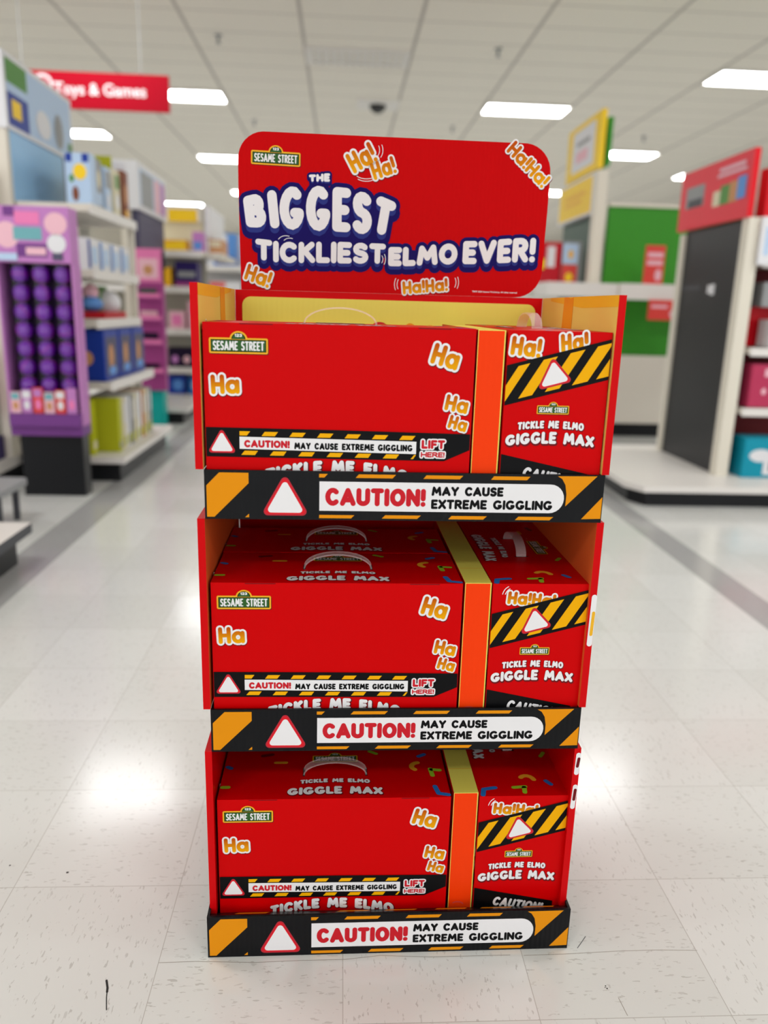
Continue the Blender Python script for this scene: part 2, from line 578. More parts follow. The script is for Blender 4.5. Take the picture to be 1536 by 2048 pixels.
def inflate(strokes, r, dx=0, dy=0):
    polys = []
    for pl in strokes:
        pl = [(a + dx, b + dy) for a, b in pl]
        q = [pl[0]]
        for p in pl[1:]:
            if math.hypot(p[0] - q[-1][0], p[1] - q[-1][1]) > 1e-6:
                q.append(p)
        n = len(q)
        polys.append(disc(*q[0], r))
        if n == 1:
            continue
        closed = math.hypot(q[0][0] - q[-1][0], q[0][1] - q[-1][1]) < 1e-5
        polys.append(disc(*q[-1], r))
        nor = []
        for i in range(n - 1):
            dx_, dy_ = q[i + 1][0] - q[i][0], q[i + 1][1] - q[i][1]
            l = math.hypot(dx_, dy_)
            nor.append((-dy_ / l, dx_ / l))
        L, R = [], []
        for i in range(n - 1):
            a = [nor[i], nor[i]]
            for e, j in ((0, i - 1), (1, i + 1)):
                if closed:
                    j %= (n - 1)
                if 0 <= j < n - 1:
                    d = nor[i][0] * nor[j][0] + nor[i][1] * nor[j][1]
                    if d > 0.75:
                        mx_, my_ = nor[i][0] + nor[j][0], nor[i][1] + nor[j][1]
                        l = math.hypot(mx_, my_)
                        k = 1 / max(.5, (mx_ * nor[i][0] + my_ * nor[i][1]) / l)
                        a[e] = (mx_ / l * k, my_ / l * k)
                    elif e == 1:
                        polys.append(disc(*q[i + 1], r))
            p0, p1 = q[i], q[i + 1]
            polys.append([(p0[0] + a[0][0] * r, p0[1] + a[0][1] * r), (p0[0] - a[0][0] * r, p0[1] - a[0][1] * r),
                          (p1[0] - a[1][0] * r, p1[1] - a[1][1] * r), (p1[0] + a[1][0] * r, p1[1] + a[1][1] * r)])
    return polys


def rotate(strokes, cx, cy, deg):
    c, s = math.cos(math.radians(deg)), math.sin(math.radians(deg))
    return [[(cx + (x - cx) * c - (y - cy) * s, cy + (x - cx) * s + (y - cy) * c) for x, y in pl] for pl in strokes]


def rrect(x0, x1, y0, y1, r, n=5):
    p = []
    for cx, cy, a in ((x1 - r, y0 + r, -90), (x1 - r, y1 - r, 0), (x0 + r, y1 - r, 90), (x0 + r, y0 + r, 180)):
        p += arc(cx, cy, r, r, a, a + 90, n)
    return p


def rect(x0, x1, y0, y1):
    return [(x0, y0), (x1, y0), (x1, y1), (x0, y1)]


LIFT = 0.00015


def ha_word(mb, fr, s, cx, cy, W, H, deg, lift=2, r=None):
    r = (r or H * .12) * .88
    st = text_strokes(s, cx - W / 2, cx + W / 2, cy - H / 2, cy + H / 2, r, .3)
    st = rotate(st, cx, cy, deg)
    ys = [p[1] for l in st for p in l]
    mb.print_(inflate(st, r * 1.95, r * .2, -r * .5), fr, LIFT * lift, DARK_RED)
    mb.print_(inflate(st, r * 1.95), fr, LIFT * (lift + 1), WHITE)
    mb.print_(inflate(st, r), fr, LIFT * (lift + 2), GRAD, tone=(min(ys) - r, max(ys) + r))


def wiggle(mb, fr, lines, r, lift=3):
    mb.print_(inflate(lines, r), fr, LIFT * lift, WHITE)


def street_sign(mb, fr, cx, cy, W, deg=0, lift=2):
    """green street-sign logo with gold rim and a little domed number plate on top"""
    H = W * .265
    k = lambda pts: rotate([pts], cx, cy, deg)[0]
    dome = lambda rr: arc(cx, cy + H * .42, rr, rr * .9, 0, 180, 12)
    mb.print_([k(rrect(cx - W / 2 + .001, cx + W / 2 + .001, cy - H / 2 - .0012, cy + H / 2 - .0012, W * .03))], fr, LIFT * lift, DARK_RED)
    mb.print_([k(rrect(cx - W / 2, cx + W / 2, cy - H / 2, cy + H / 2, W * .03)), k(dome(W * .15))], fr, LIFT * (lift + 1), SIGN_GOLD)
    i = W * .03
    mb.print_([k(rect(cx - W / 2 + i, cx + W / 2 - i, cy - H / 2 + i, cy + H / 2 - i)), k(dome(W * .12))], fr, LIFT * (lift + 2), PBLACK)
    i = W * .042
    mb.print_([k(rect(cx - W / 2 + i, cx + W / 2 - i, cy - H / 2 + i, cy + H / 2 - i)), k(dome(W * .105))], fr, LIFT * (lift + 3), SIGN_GREEN)
    st = text_strokes('SESAME STREET', cx - W * .435, cx + W * .435, cy - H * .29, cy + H * .29, W * .0115, .55)
    mb.print_(inflate(rotate(st, cx, cy, deg), W * .0125), fr, LIFT * (lift + 4), WHITE)
    st = text_strokes('123', cx - W * .062, cx + W * .062, cy + H * .56, cy + H * .76, W * .007, .8)
    mb.print_(inflate(rotate(st, cx, cy, deg), W * .007), fr, LIFT * (lift + 4), WHITE)


def warn_triangle(mb, fr, apex, bl, br, lift=2):
    """rounded white warning triangle with a red rim"""
    cx, cy = (apex[0] + bl[0] + br[0]) / 3, (apex[1] + bl[1] + br[1]) / 3
    H = apex[1] - bl[1]
    sh = lambda k: [[(cx + (p[0] - cx) * k, cy + (p[1] - cy) * k) for p in (apex, bl, br, apex)]]
    fill = lambda k: [(cx + (p[0] - cx) * k, cy + (p[1] - cy) * k) for p in (apex, bl, br)]
    r = H * .1
    mb.print_(inflate(sh(.74), r) + [fill(.74)], fr, LIFT * lift, RIM_RED)
    mb.print_(inflate(sh(.72), r * .72) + [fill(.72)], fr, LIFT * (lift + 1), SIGN_RED_SIDE)
    mb.print_(inflate(sh(.60), r * .75) + [fill(.60)], fr, LIFT * (lift + 2), WHITE)


def label_text(mb, fr, s, x0, x1, y0, y1, r, m, lift, top=None, bot=None, dx=0, dy=0, grow=0.0, gap=.35, slant=0):
    st = text_strokes(s, x0, x1, y0, y1, r, gap, top, bot, slant)
    mb.print_(inflate(st, r + grow, dx, dy), fr, LIFT * lift, m)


def bfont_print(mb, fr, s, x, y, size, lift, m, bold=0.0):
    """small plain type from the built-in font"""
    cu = bpy.data.curves.new('type', 'FONT')
    cu.body = s
    cu.size = size
    cu.offset = bold
    ob = bpy.data.objects.new('type', cu)
    COL.objects.link(ob)
    dg = bpy.context.evaluated_depsgraph_get()
    me = ob.evaluated_get(dg).to_mesh()
    o, U, V, W = fr
    vs = [o + U * (v.co.x + x) + V * (v.co.y + y) + W * LIFT * lift for v in me.vertices]
    fs = [tuple(p.vertices) for p in me.polygons]
    wd = max(v.co.x for v in me.vertices) if me.vertices else 0
    mb.add(vs, fs, m)
    ob.evaluated_get(dg).to_mesh_clear()
    bpy.data.objects.remove(ob)
    bpy.data.curves.remove(cu)
    return wd


# ------------------------------------------------------------------ scene bookkeeping
def tag(o, label, cat, group=None):
    o['label'] = label
    o['category'] = cat
    if group:
        o['group'] = group
    return o


def thing(name, label, cat, loc=(0, 0, 0), rz=0.0, group=None):
    o = bpy.data.objects.new(name, None)
    o.empty_display_size = 0.05
    COL.objects.link(o)
    o.location = loc
    o.rotation_euler = (0, 0, rz)
    return tag(o, label, cat, group)


def structure(o):
    o['kind'] = 'structure'
    return o


def copy_thing(src, name=None):
    c = src.copy()
    COL.objects.link(c)
    for ch in src.children:
        d = ch.copy()
        d.parent = c
        COL.objects.link(d)
    return c


# ================================================================== the room
mb = MB()
mb.add([(-16, -8, 0), (16, -8, 0), (16, 34, 0), (-16, 34, 0)], [(0, 1, 2, 3)], floor_material())
ff = frame((0, 0, 0), (1, 0, 0), (0, 1, 0))
SCUFF = mat('floor_scuff', (40, 38, 36), 0.5)
CRACK = mat('floor_crack', (150, 143, 134), 0.6)
mb.print_(inflate([[(-.3637, 1.0573), (-.3583, 1.0437), (-.3565, 1.035)]], .0017), ff, .0002, SCUFF)
mb.print_(inflate([[(-.3565, 1.035), (-.3545, 1.0248), (-.348, 1.0019)]], .0008), ff, .0002, SCUFF)
mb.print_([disc(-.5088, 1.3103, .0026), disc(-.6245, 1.3319, .0018), disc(.4436, 1.0268, .0011), disc(.4446, 1.0219, .0013), disc(.4420, 1.0238, .0009)], ff, .0002, SCUFF)
mb.print_(inflate([[(.4205, 1.106), (.430, 1.1168), (.4422, 1.1312)]], .0006), ff, .0002, DARK_GREY)
mb.print_(inflate([[(-.2879, 1.091), (-.2292, 1.0922), (-.1282, 1.0878), (-.0554, 1.0902), (.0197, 1.0906), (.0789, 1.0976), (.1633, 1.0925), (.3002, 1.0936)],
                   [(.3239, 1.092), (.3952, 1.0935), (.4924, 1.0978), (.5586, 1.0985), (.6274, 1.0961)], [(.4571, 1.0034), (.4602, .971)]], .0005), ff, .0001, CRACK)
structure(mb.build('floor'))
mb = MB()
mb.box(-16, 16, -8, 34, 3.9, 3.96, ceiling_material())
structure(mb.build('ceiling'))
WALL = mat('wall_paint', (216, 212, 204), 0.8)
for nm, b in (('wall_back', (-16, 16, 34, 34.2)), ('wall_left', (-16.2, -16, -8, 34.2)), ('wall_right', (16, 16.2, -8, 34.2))):
    mb = MB()
    mb.box(*b, 0, 3.96, WALL)
    structure(mb.build(nm))

# ceiling light panels: the ones in the frame are modelled, the ones out of the frame are lamps of the same size
PW, PD = 1.16, 0.55
seen = {(-1, 12.28): 'white ceiling light panel right beside the hanging red sign',
        (1, 12.28): 'white ceiling light panel above the right end of the header board',
        (-1, 17.16): 'white ceiling light panel just left of the header board, level with its top corner',
        (-1, 22.04): 'sliver of a small ceiling light panel touching the left edge of the header board',
        (-2, 15.2): 'white ceiling light panel under the hanging red sign, beside the blue header poster',
        (2, 15.2): 'white ceiling light panel beside the tall yellow framed sign',
        (2, 10.32): 'white ceiling light panel in the upper right corner',
        (-2, 24.96): 'far ceiling light panel above the yellow header panel of the cream shelf unit',
        (2, 20.08): 'small ceiling light panel between the header board and the yellow endcap sign',
        (3, 17.16): 'ceiling light panel peeping over the red sign board at right'}
colx = {-3: -7.17, -2: -4.73, -1: -2.29, 1: 2.59, 2: 5.03, 3: 7.47}
spots = []
for c, x in colx.items():
    y0 = 12.28 if c % 2 else 15.2
    for k in range(-5, 5):
        spots.append((c, round(y0 + 4.88 * k, 2), x))
for c, y, x in spots:
    if y < -7 or y > 32:
        continue
    key = next((k for k in seen if k[0] == c and abs(k[1] - y) < .3), None)
    if key is None:
        ld = bpy.data.lights.new('ceiling_lamp', 'AREA')
        ld.shape = 'RECTANGLE'
        ld.size, ld.size_y = PW, PD
        ld.energy = PANEL_L * PW * PD * math.pi
        ld.color = (0.985, 0.995, 1.0)
        lo = bpy.data.objects.new('ceiling_lamp', ld)
        lo.location = (x, y, 3.885)
        COL.objects.link(lo)
        continue
    t = thing('ceiling_light', seen[key], 'ceiling light', (x, y, 3.87), 0, 'ceiling light panels')
    m1 = MB()
    for a in ((-PW / 2 - .025, PW / 2 + .025, -PD / 2 - .025, -PD / 2), (-PW / 2 - .025, PW / 2 + .025, PD / 2, PD / 2 + .025),
              (-PW / 2 - .025, -PW / 2, -PD / 2, PD / 2), (PW / 2, PW / 2 + .025, -PD / 2, PD / 2)):
        m1.box(*a, 0, .03, CEIL_WHITE)
    m1.build('frame', t)
    m2 = MB()
    m2.box(-PW / 2, PW / 2, -PD / 2, PD / 2, .008, .02, EMIT)
    m2.build('diffuser', t)

# ventilation grille, camera dome, sprinklers
t = thing('ceiling_vent', 'pale slatted air grille in the ceiling above the header board', 'vent', (.14, 10.2, 3.87))
m1 = MB()
for a in ((-.6, .6, -.3, -.27), (-.6, .6, .27, .3), (-.6, -.57, -.27, .27), (.57, .6, -.27, .27)):
    m1.box(*a, 0, .03, CEIL_WHITE)
m1.build('frame', t)
m1 = MB()
for i in range(13):
    x = -.54 + i * .09
    m1.box(x - .028, x + .028, -.27, .27, .008, .022, CEIL_WHITE)
m1.build('slats', t)
t = thing('security_camera', 'dark glass camera dome on a white ceiling plate', 'security camera', (.47, 12.4, 3.8))
m1 = MB(); m1.box(-.3, .3, -.28, .28, .085, .1, CEIL_WHITE); m1.build('mounting_plate', t)
m1 = MB(); m1.ball((0, 0, .085), .12, .12, .11, DARK_PLASTIC, 20, 12); m1.build('dome', t)
for (x, y, lb) in ((-1.39, 9.69, 'small round sprinkler head in the ceiling, upper left'), (1.7, 9.7, 'small round sprinkler head in the ceiling, upper right'),
                   (-1.43, 13.71, 'small sprinkler head above the left corner of the header board'),
                   (1.72, 13.6, 'small sprinkler head above the right half of the header board'),
                   (4.87, 13.7, 'small sprinkler head right of the hanging yellow sign')):
    t = thing('sprinkler', lb, 'sprinkler', (x, y, 3.82), 0, 'ceiling sprinklers')
    m1 = MB(); m1.tube([(0, 0, .075), (0, 0, .085)], .045, GREY, 16); m1.build('rosette', t)
    m1 = MB(); m1.tube([(0, 0, 0), (0, 0, .075)], .014, GREY, 10); m1.tube([(0, 0, 0), (0, 0, .006)], .03, GREY, 12); m1.build('head', t)

# hanging department sign
t = thing('hanging_sign', 'red hanging sign with white department lettering under the ceiling', 'sign', (-2.3, 8.0, 2.745))
m1 = MB()
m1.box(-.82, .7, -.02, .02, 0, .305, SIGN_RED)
fr = frame((0, -.02, 0), (1, 0, 0), (0, 0, 1))
m1.print_([disc(-.42, .19, .088, 28)], fr, .001, WHITE)
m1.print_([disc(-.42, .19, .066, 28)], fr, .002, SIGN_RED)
m1.print_([disc(-.42, .19, .036, 28)], fr, .003, WHITE)
bfont_print(m1, fr, 'Toys & Games', -.325, .118, .138, 8, WHITE, .0025)
m1.build('board', t)
for sx_ in (-.6, .45):
    m1 = MB(); m1.tube([(sx_, 0, .3), (sx_, 0, 1.15)], .004, GREY, 6); m1.build('hanger_wire', t)

# ================================================================== the cardboard floor display
DORG = (0.09653, 1.10325)
DTH = 0.010386
dm = Matrix.Translation((DORG[0], DORG[1], 0)) @ Matrix.Rotation(DTH, 4, 'Z')
disp = thing('floor_display', 'red cardboard floor display with three striped black trays and a printed header board', 'display stand', (DORG[0], DORG[1], 0), DTH)


def tray_print(mb, fr, su=1.0, sv=1.0, z0=.7545):
    P = lambda pts: [((x - .003) * su, (z - z0) * sv) for x, z in pts]
    pr = lambda pts, m, l: mb.print_([P(pts)], fr, LIFT * l, m)
    pr([(-.2699, .8238), (-.228, .8238), (-.228, .8084), (-.278, .7577), (-.2885, .7577), (-.2885, .8045)], AMBER, 1)
    pr([(-.228, .7628), (-.228, .7575), (-.2338, .7575)], AMBER, 1)
    tri = P([(-.1756, .8225), (-.2095, .7615), (-.1415, .7615)])
    warn_triangle(mb, fr, *tri)
    wb = [(-.1257, .7685), (.2150, .7685)] + arc(.215, .7905, .0215, .022, -90, 90, 12)[1:] + [(-.1257, .8125)]
    pr([(x + (.0015 if x > .2 else 0), z) for x, z in wb], WHITE, 1)
    for k in range(4):
        a = -.0711 + k * .1
        a = (-.0711, .028, .1282, .2282)[k]
        if k < 3:
            pr([(a - .002, .8184), (a + .0518, .8184), (a + .0568, .8238), (a + .0025, .8238)], AMBER, 1)
    pr([(-.1263, .8184), (-.1186, .8184), (-.1138, .8238), (-.1263, .8238)], AMBER, 1)
    pr([(-.1259, .7573), (-.0789, .7573), (-.0741, .7622), (-.1259, .7622)], AMBER, 1)
    for a in (-.0335, .0654, .1661):
        pr([(a, .7575), (a + .0525, .7575), (a + .058, .7627), (a + .005, .7627)], AMBER, 1)
    pr([(.2262, .8252), (.2858, .8258), (.2409, .7793), (.2412, .798), (.2385, .812), (.233, .821)], AMBER, 1)
    pr([(.2962, .7941), (.2962, .7606), (.2668, .7598)], AMBER, 1)
    x = lambda v: (v - .003) * su
    y = lambda v: (v - z0) * sv
    label_text(mb, fr, 'CAUTION!', x(-.1172), x(.0306), y(.7762), y(.8033), .0037 * sv, TEXT_RED, 2, gap=.22)
    label_text(mb, fr, 'MAY CAUSE', x(.0390), x(.1462), y(.7930), y(.8072), .00195 * sv, PBLACK, 2, gap=.25)
    label_text(mb, fr, 'EXTREME GIGGLING', x(.0390), x(.2215), y(.7730), y(.7876), .00195 * sv, PBLACK, 2, gap=.25)


def tray(name, z0, label_parent):
    """shallow open tray: printed front lip, side lips, rear lip, floor"""
    mb = MB()
    h, Wd = .073, .2945
    mb.box(-Wd, Wd, .020, .024, 0, h, BLACK)
    mb.box(-Wd, -Wd + .004, .024, .44, 0, h, BLACK)
    mb.box(Wd - .004, Wd, .024, .44, 0, h, BLACK)
    mb.box(-Wd + .004, Wd - .004, .436, .44, 0, h, BLACK)
    mb.box(-Wd + .004, Wd - .004, .024, .436, 0, .003, BLACK)
    tray_print(mb, frame((0, .020, 0), (1, 0, 0), (0, 0, 1)))
    ob = mb.build(name, disp)
    ob.location = (0.003, 0, z0)
    return ob


tr_top = tray('tray', .7548, disp)
tr_mid = tr_top.copy()
tr_mid.parent = disp
tr_mid.location = (0.002, 0, .3735)
COL.objects.link(tr_mid)

# bottom tray: taller double-walled lip with a second row of dashes on its folded top
mb = MB()
Wd, h, D = .3055, .0795, .462
mb.box(-Wd, Wd, 0, .004, 0, h, BLACK)
mb.box(-Wd, -Wd + .004, .004, D, 0, h, BLACK)
mb.box(Wd - .004, Wd, .004, D, 0, h, BLACK)
mb.box(-Wd + .004, Wd - .004, D - .004, D, 0, h, BLACK)
mb.box(-Wd + .004, Wd - .004, .004, D - .004, 0, .003, BLACK)
# sloping inner wall folded down behind the lip
o_in = frame((0, 0, 0), (0, 1, 0), (0, 0, 1))
mb.prism([(.004, h), (.004, h - .006), (.026, h - .022), (.026, h - .014)], frame((-Wd + .004, 0, 0), (0, 1, 0), (0, 0, 1)), 0, 2 * Wd - .008, BLACK)
sl = Vector((0, .022, -.014)).normalized()
fr_in = (Vector((0, .004, h)), Vector((1, 0, 0)), sl, Vector((1, 0, 0)).cross(sl))
for a in (-.262, -.092, -.012, .074, .152, .226):
    L_ = .052
    mb.print_([[(a, .010), (a + L_, .010), (a + L_ + .006, .021), (a + .006, .021)]], fr_in, LIFT, AMBER)
tray_print(mb, frame((0, 0, 0), (1, 0, 0), (0, 0, 1)), .3055 / .2945, .0795 / .073)
mb.build('base_tray', disp)


def side_panel(sx_, z0, z1, inner, marks):
    mb = MB()
    a, b = (.2925, .3035)
    x0, x1 = (a, b) if sx_ > 0 else (-b, -a)
    faces = {'front': EDGE_RED, 'left': inner if sx_ > 0 else EDGE_RED, 'right': inner if sx_ < 0 else EDGE_RED, 'top': WHITE if marks == 'top' else EDGE_RED}
    mb.box(x0, x1, .021, .44, z0, z1, EDGE_RED, faces)
    fr_edge = frame((x0, .021, z0), (1, 0, 0), (0, 0, 1))
    fi = frame((x0, .44, 0), (0, -1, 0), (0, 0, 1)) if sx_ > 0 else frame((x1, .021, 0), (0, 1, 0), (0, 0, 1))
    if marks == 'top':
        # wavy orange ribbon printed on the yellow inside, darker band along the top
        q = (lambda v: v) if sx_ > 0 else (lambda v: .419 - v)
        rib = [(.125, .80), (.155, .80), (.165, .99), (.185, .985), (.20, 1.0), (.203, z1), (.185, z1 - .003), (.172, z1), (.148, z1), (.140, 1.0)]
        mb.print_([[(q(u), v) for u, v in rib]], fi, LIFT * 2, SQUIG)
        mb.print_([[(q(.06), z1), (q(.06), z1 - .006), (q(.25), z1 - .018), (q(.419), z1 - .016), (q(.419), z1)]], fi, LIFT, SIGN_GOLD)
    if marks == 'ha':
        mb.print_(inflate([[(.0075, .188), (.0065, .110)]], .0042), fr_edge, LIFT, WHITE)
        mb.print_(inflate([[(.0085, .162), (.0075, .126)]], .0025), fr_edge, LIFT * 2, SIGN_GOLD)
    if marks == 'furry':
        mb.print_(inflate([[(.0075, .295), (.0065, .262)], [(.007, .236), (.0055, .198)]], .004), fr_edge, LIFT, WHITE)
        mb.print_(inflate([[(.0085, .288), (.007, .274)], [(.0075, .230), (.0065, .212)]], .0025), fr_edge, LIFT * 2, DARK_RED)
    return mb.build('side_panel', disp)


for z0, z1, inn, mk in ((.828, 1.0862, GOLDEN, ('top', 'top')), (.447, .7545, INNER_ORANGE, (None, 'ha')), (.066, .3733, RED, (None, 'furry'))):
    side_panel(-1, z0, z1, inn, mk[0])
    side_panel(1, z0, z1, inn, mk[1])

# back panel: red below, yellow behind the top tier with a red bar above it
mb = MB()
mb.box(-.292, .292, .440, .446, .003, .80, RED)
mb.box(-.292, .292, .440, .446, .80, 1.086, EDGE_RED)
yb = rrect(-.279, .279, .79, 1.074, .016)
mb.prism(yb, frame((0, .440, 0), (1, 0, 0), (0, 0, 1)), 0, .003, YELLOW)
fr = frame((0, .437, 0), (1, 0, 0), (0, 0, 1))
mb.print_([rect(-.279, .279, 1.026, 1.0285)], fr, LIFT, GOLDEN)
mb.print_(inflate([arc(-.02, 1.022, .012, .008, 20, 160, 8)], .004), fr, LIFT * 2, TEXT_RED)
mb.print_(inflate([arc(.058, 1.026, .02, .016, 190, 340, 8)], .010), fr, LIFT * 2, SQUIG)
mb.print_(inflate([arc(.165, 1.022, .010, .007, 20, 160, 8)], .003), fr, LIFT * 2, TEXT_RED)
mb.build('back_panel', disp)
mb = MB()
mb.box(-.279, .279, .418, .437, .985, 1.0225, GOLDEN)
mb.build('inner_ledge', disp)

# header board
mb = MB()
out = [(-.2807, 1.0862), (.2325, 1.0862)] + arc(.2375, 1.1355, .049, .049, -88, -5, 8) + [(.2885, 1.24), (.2890, 1.30)] + \
      arc(.2390, 1.3085, .050, .050, 0, 86, 8) + arc(-.2345, 1.3125, .048, .047, 94, 180, 8) + [(-.2828, 1.2637)]
fr = frame((0, .440, 0), (1, 0, 0), (0, 0, 1))
mb.prism(out, fr, -.005, 0, HEADER_RED)
street_sign(mb, fr, -.2150, 1.3155, .0885, -1.2)
lines = []
ha_word(mb, fr, 'Ha!', -.0605, 1.3225, .050, .036, 30, r=.0041)
ha_word(mb, fr, 'Ha!', -.0205, 1.3065, .044, .030, 20, r=.0036)
wiggle(mb, fr, [arc(-.034, 1.336, .012, .016, -45, 35, 6), arc(-.038, 1.336, .010, .013, -45, 35, 6), arc(-.052, 1.297, .02, .010, 215, 310, 6), arc(-.052, 1.293, .02, .010, 225, 310, 6)], .0006)
ha_word(mb, fr, 'Ha!Ha!', .2472, 1.3225, .094, .026, -41, r=.0034)
ha_word(mb, fr, 'Ha!', -.2485, 1.1115, .048, .030, -19, r=.0036)
ha_word(mb, fr, 'Ha!Ha!', .0645, 1.1020, .086, .024, 6, r=.0032)
wiggle(mb, fr, [arc(.118, 1.110, .010, .016, -40, 40, 6), arc(.114, 1.110, .009, .013, -40, 40, 6), arc(.016, 1.104, .010, .016, 140, 220, 6), arc(.020, 1.104, .009, .013, 140, 220, 6)], .0006)


def curve(pts):
    def f(x):
        if x <= pts[0][0]: return pts[0][1]
        for (a, b), (c, d) in zip(pts, pts[1:]):
            if x <= c:
                k = (x - a) / (c - a)
                k = k * k * (3 - 2 * k)
                return b + (d - b) * k
        return pts[-1][1]
    return f


t_big = curve([(-.27, 1.2495), (-.215, 1.262), (-.18, 1.270), (-.125, 1.2725), (-.08, 1.270), (-.05, 1.2635), (0, 1.250)])
b_big = curve([(-.262, 1.1965), (-.215, 1.196), (-.17, 1.1945), (-.10, 1.194), (-.05, 1.192), (0, 1.191)])
st_big = text_strokes('BIGGEST', -.2695, .0015, 0, 1, .0086, .3, t_big, b_big)
st_big[0] = [(x + (1.2 - y) * .12, y) for x, y in st_big[0]]
st_big[1] = [(x + (1.2 - y) * .12, y) for x, y in st_big[1]]
st_big[2] = [(x + (1.23 - y) * .10, y) for x, y in st_big[2]]
for k_ in (-2, -1):
    st_big[k_] = [(x - (1.22 - y) * .16, y) for x, y in st_big[k_]]
t_tic = curve([(-.255, 1.1774), (-.2, 1.1735), (-.10, 1.1765), (-.012, 1.1757)])
b_tic = curve([(-.24, 1.139), (-.205, 1.1356), (-.118, 1.138), (-.02, 1.1396)])
st_tic = text_strokes('TICKLIEST', -.2535, -.0120, 0, 1, .0052, .3, t_tic, b_tic)
st_elm = text_strokes('ELMO', -.0071, .1231, 0, 1, .0054, .3, curve([(0, 1.1704), (.123, 1.1806)]), curve([(0, 1.1362), (.123, 1.1427)]))
st_evr = text_strokes('EVER!', .1330, .2712, 0, 1, .0057, .3, curve([(.13, 1.1854), (.27, 1.1955)]), curve([(.13, 1.1440), (.27, 1.1510)]))
st_the = text_strokes('THE', -.1553, -.1172, 0, 1, .0023, .3, curve([(-.155, 1.2905), (-.117, 1.2940)]), curve([(-.155, 1.2785), (-.117, 1.2796)]))
groups = ((st_big, .0086, .0077, .0125), (st_tic, .0052, .0066, .0085), (st_elm, .0054, .0066, .0085), (st_evr, .0057, .0065, .0085), (st_the, .0023, .0038, .004))
navy = []
for st, r, gr, dn in groups:
    navy += inflate(st, r + gr) + inflate(st, r + gr, 0, -dn)
navy += [rect(-.225, -.03, 1.146, 1.20), rect(-.243, -.03, 1.168, 1.20), rect(-.148, -.125, 1.262, 1.284), rect(.006, .262, 1.150, 1.166)]
mb.print_(navy, fr, LIFT * 6, NAVY)
sidep = []
for st, r, gr, dn in groups:
    for k_ in (.35, .7):
        sidep += inflate(st, r, 0, -dn * k_)
mb.print_(sidep, fr, LIFT * 7, BLUE_SIDE)
wh = []
for st, r, gr, dn in groups:
    wh += inflate(st, r)
mb.print_(wh, fr, LIFT * 8, WHITE)
wiggle(mb, fr, [arc(-.197, 1.171, .016, .013, 70, 150, 6), arc(-.190, 1.168, .014, .012, 70, 140, 6), arc(-.022, 1.148, .01, .014, -40, 40, 6), arc(-.026, 1.148, .009, .010, -40, 40, 6)], .0006, 9)
bfont_print(mb, fr, 'TM/© 2024 Sesame Workshop. All rights reserved.', .1545, 1.0936, .0042, 3, WHITE, .00008)
hb = mb.build('header_board', disp)
hb['label'] = 'red printed header board with bubble lettering and rounded corners'

# ------------------------------------------------------------------ the boxed toys on the display
BW, BD, BH = .383, .151, .2765


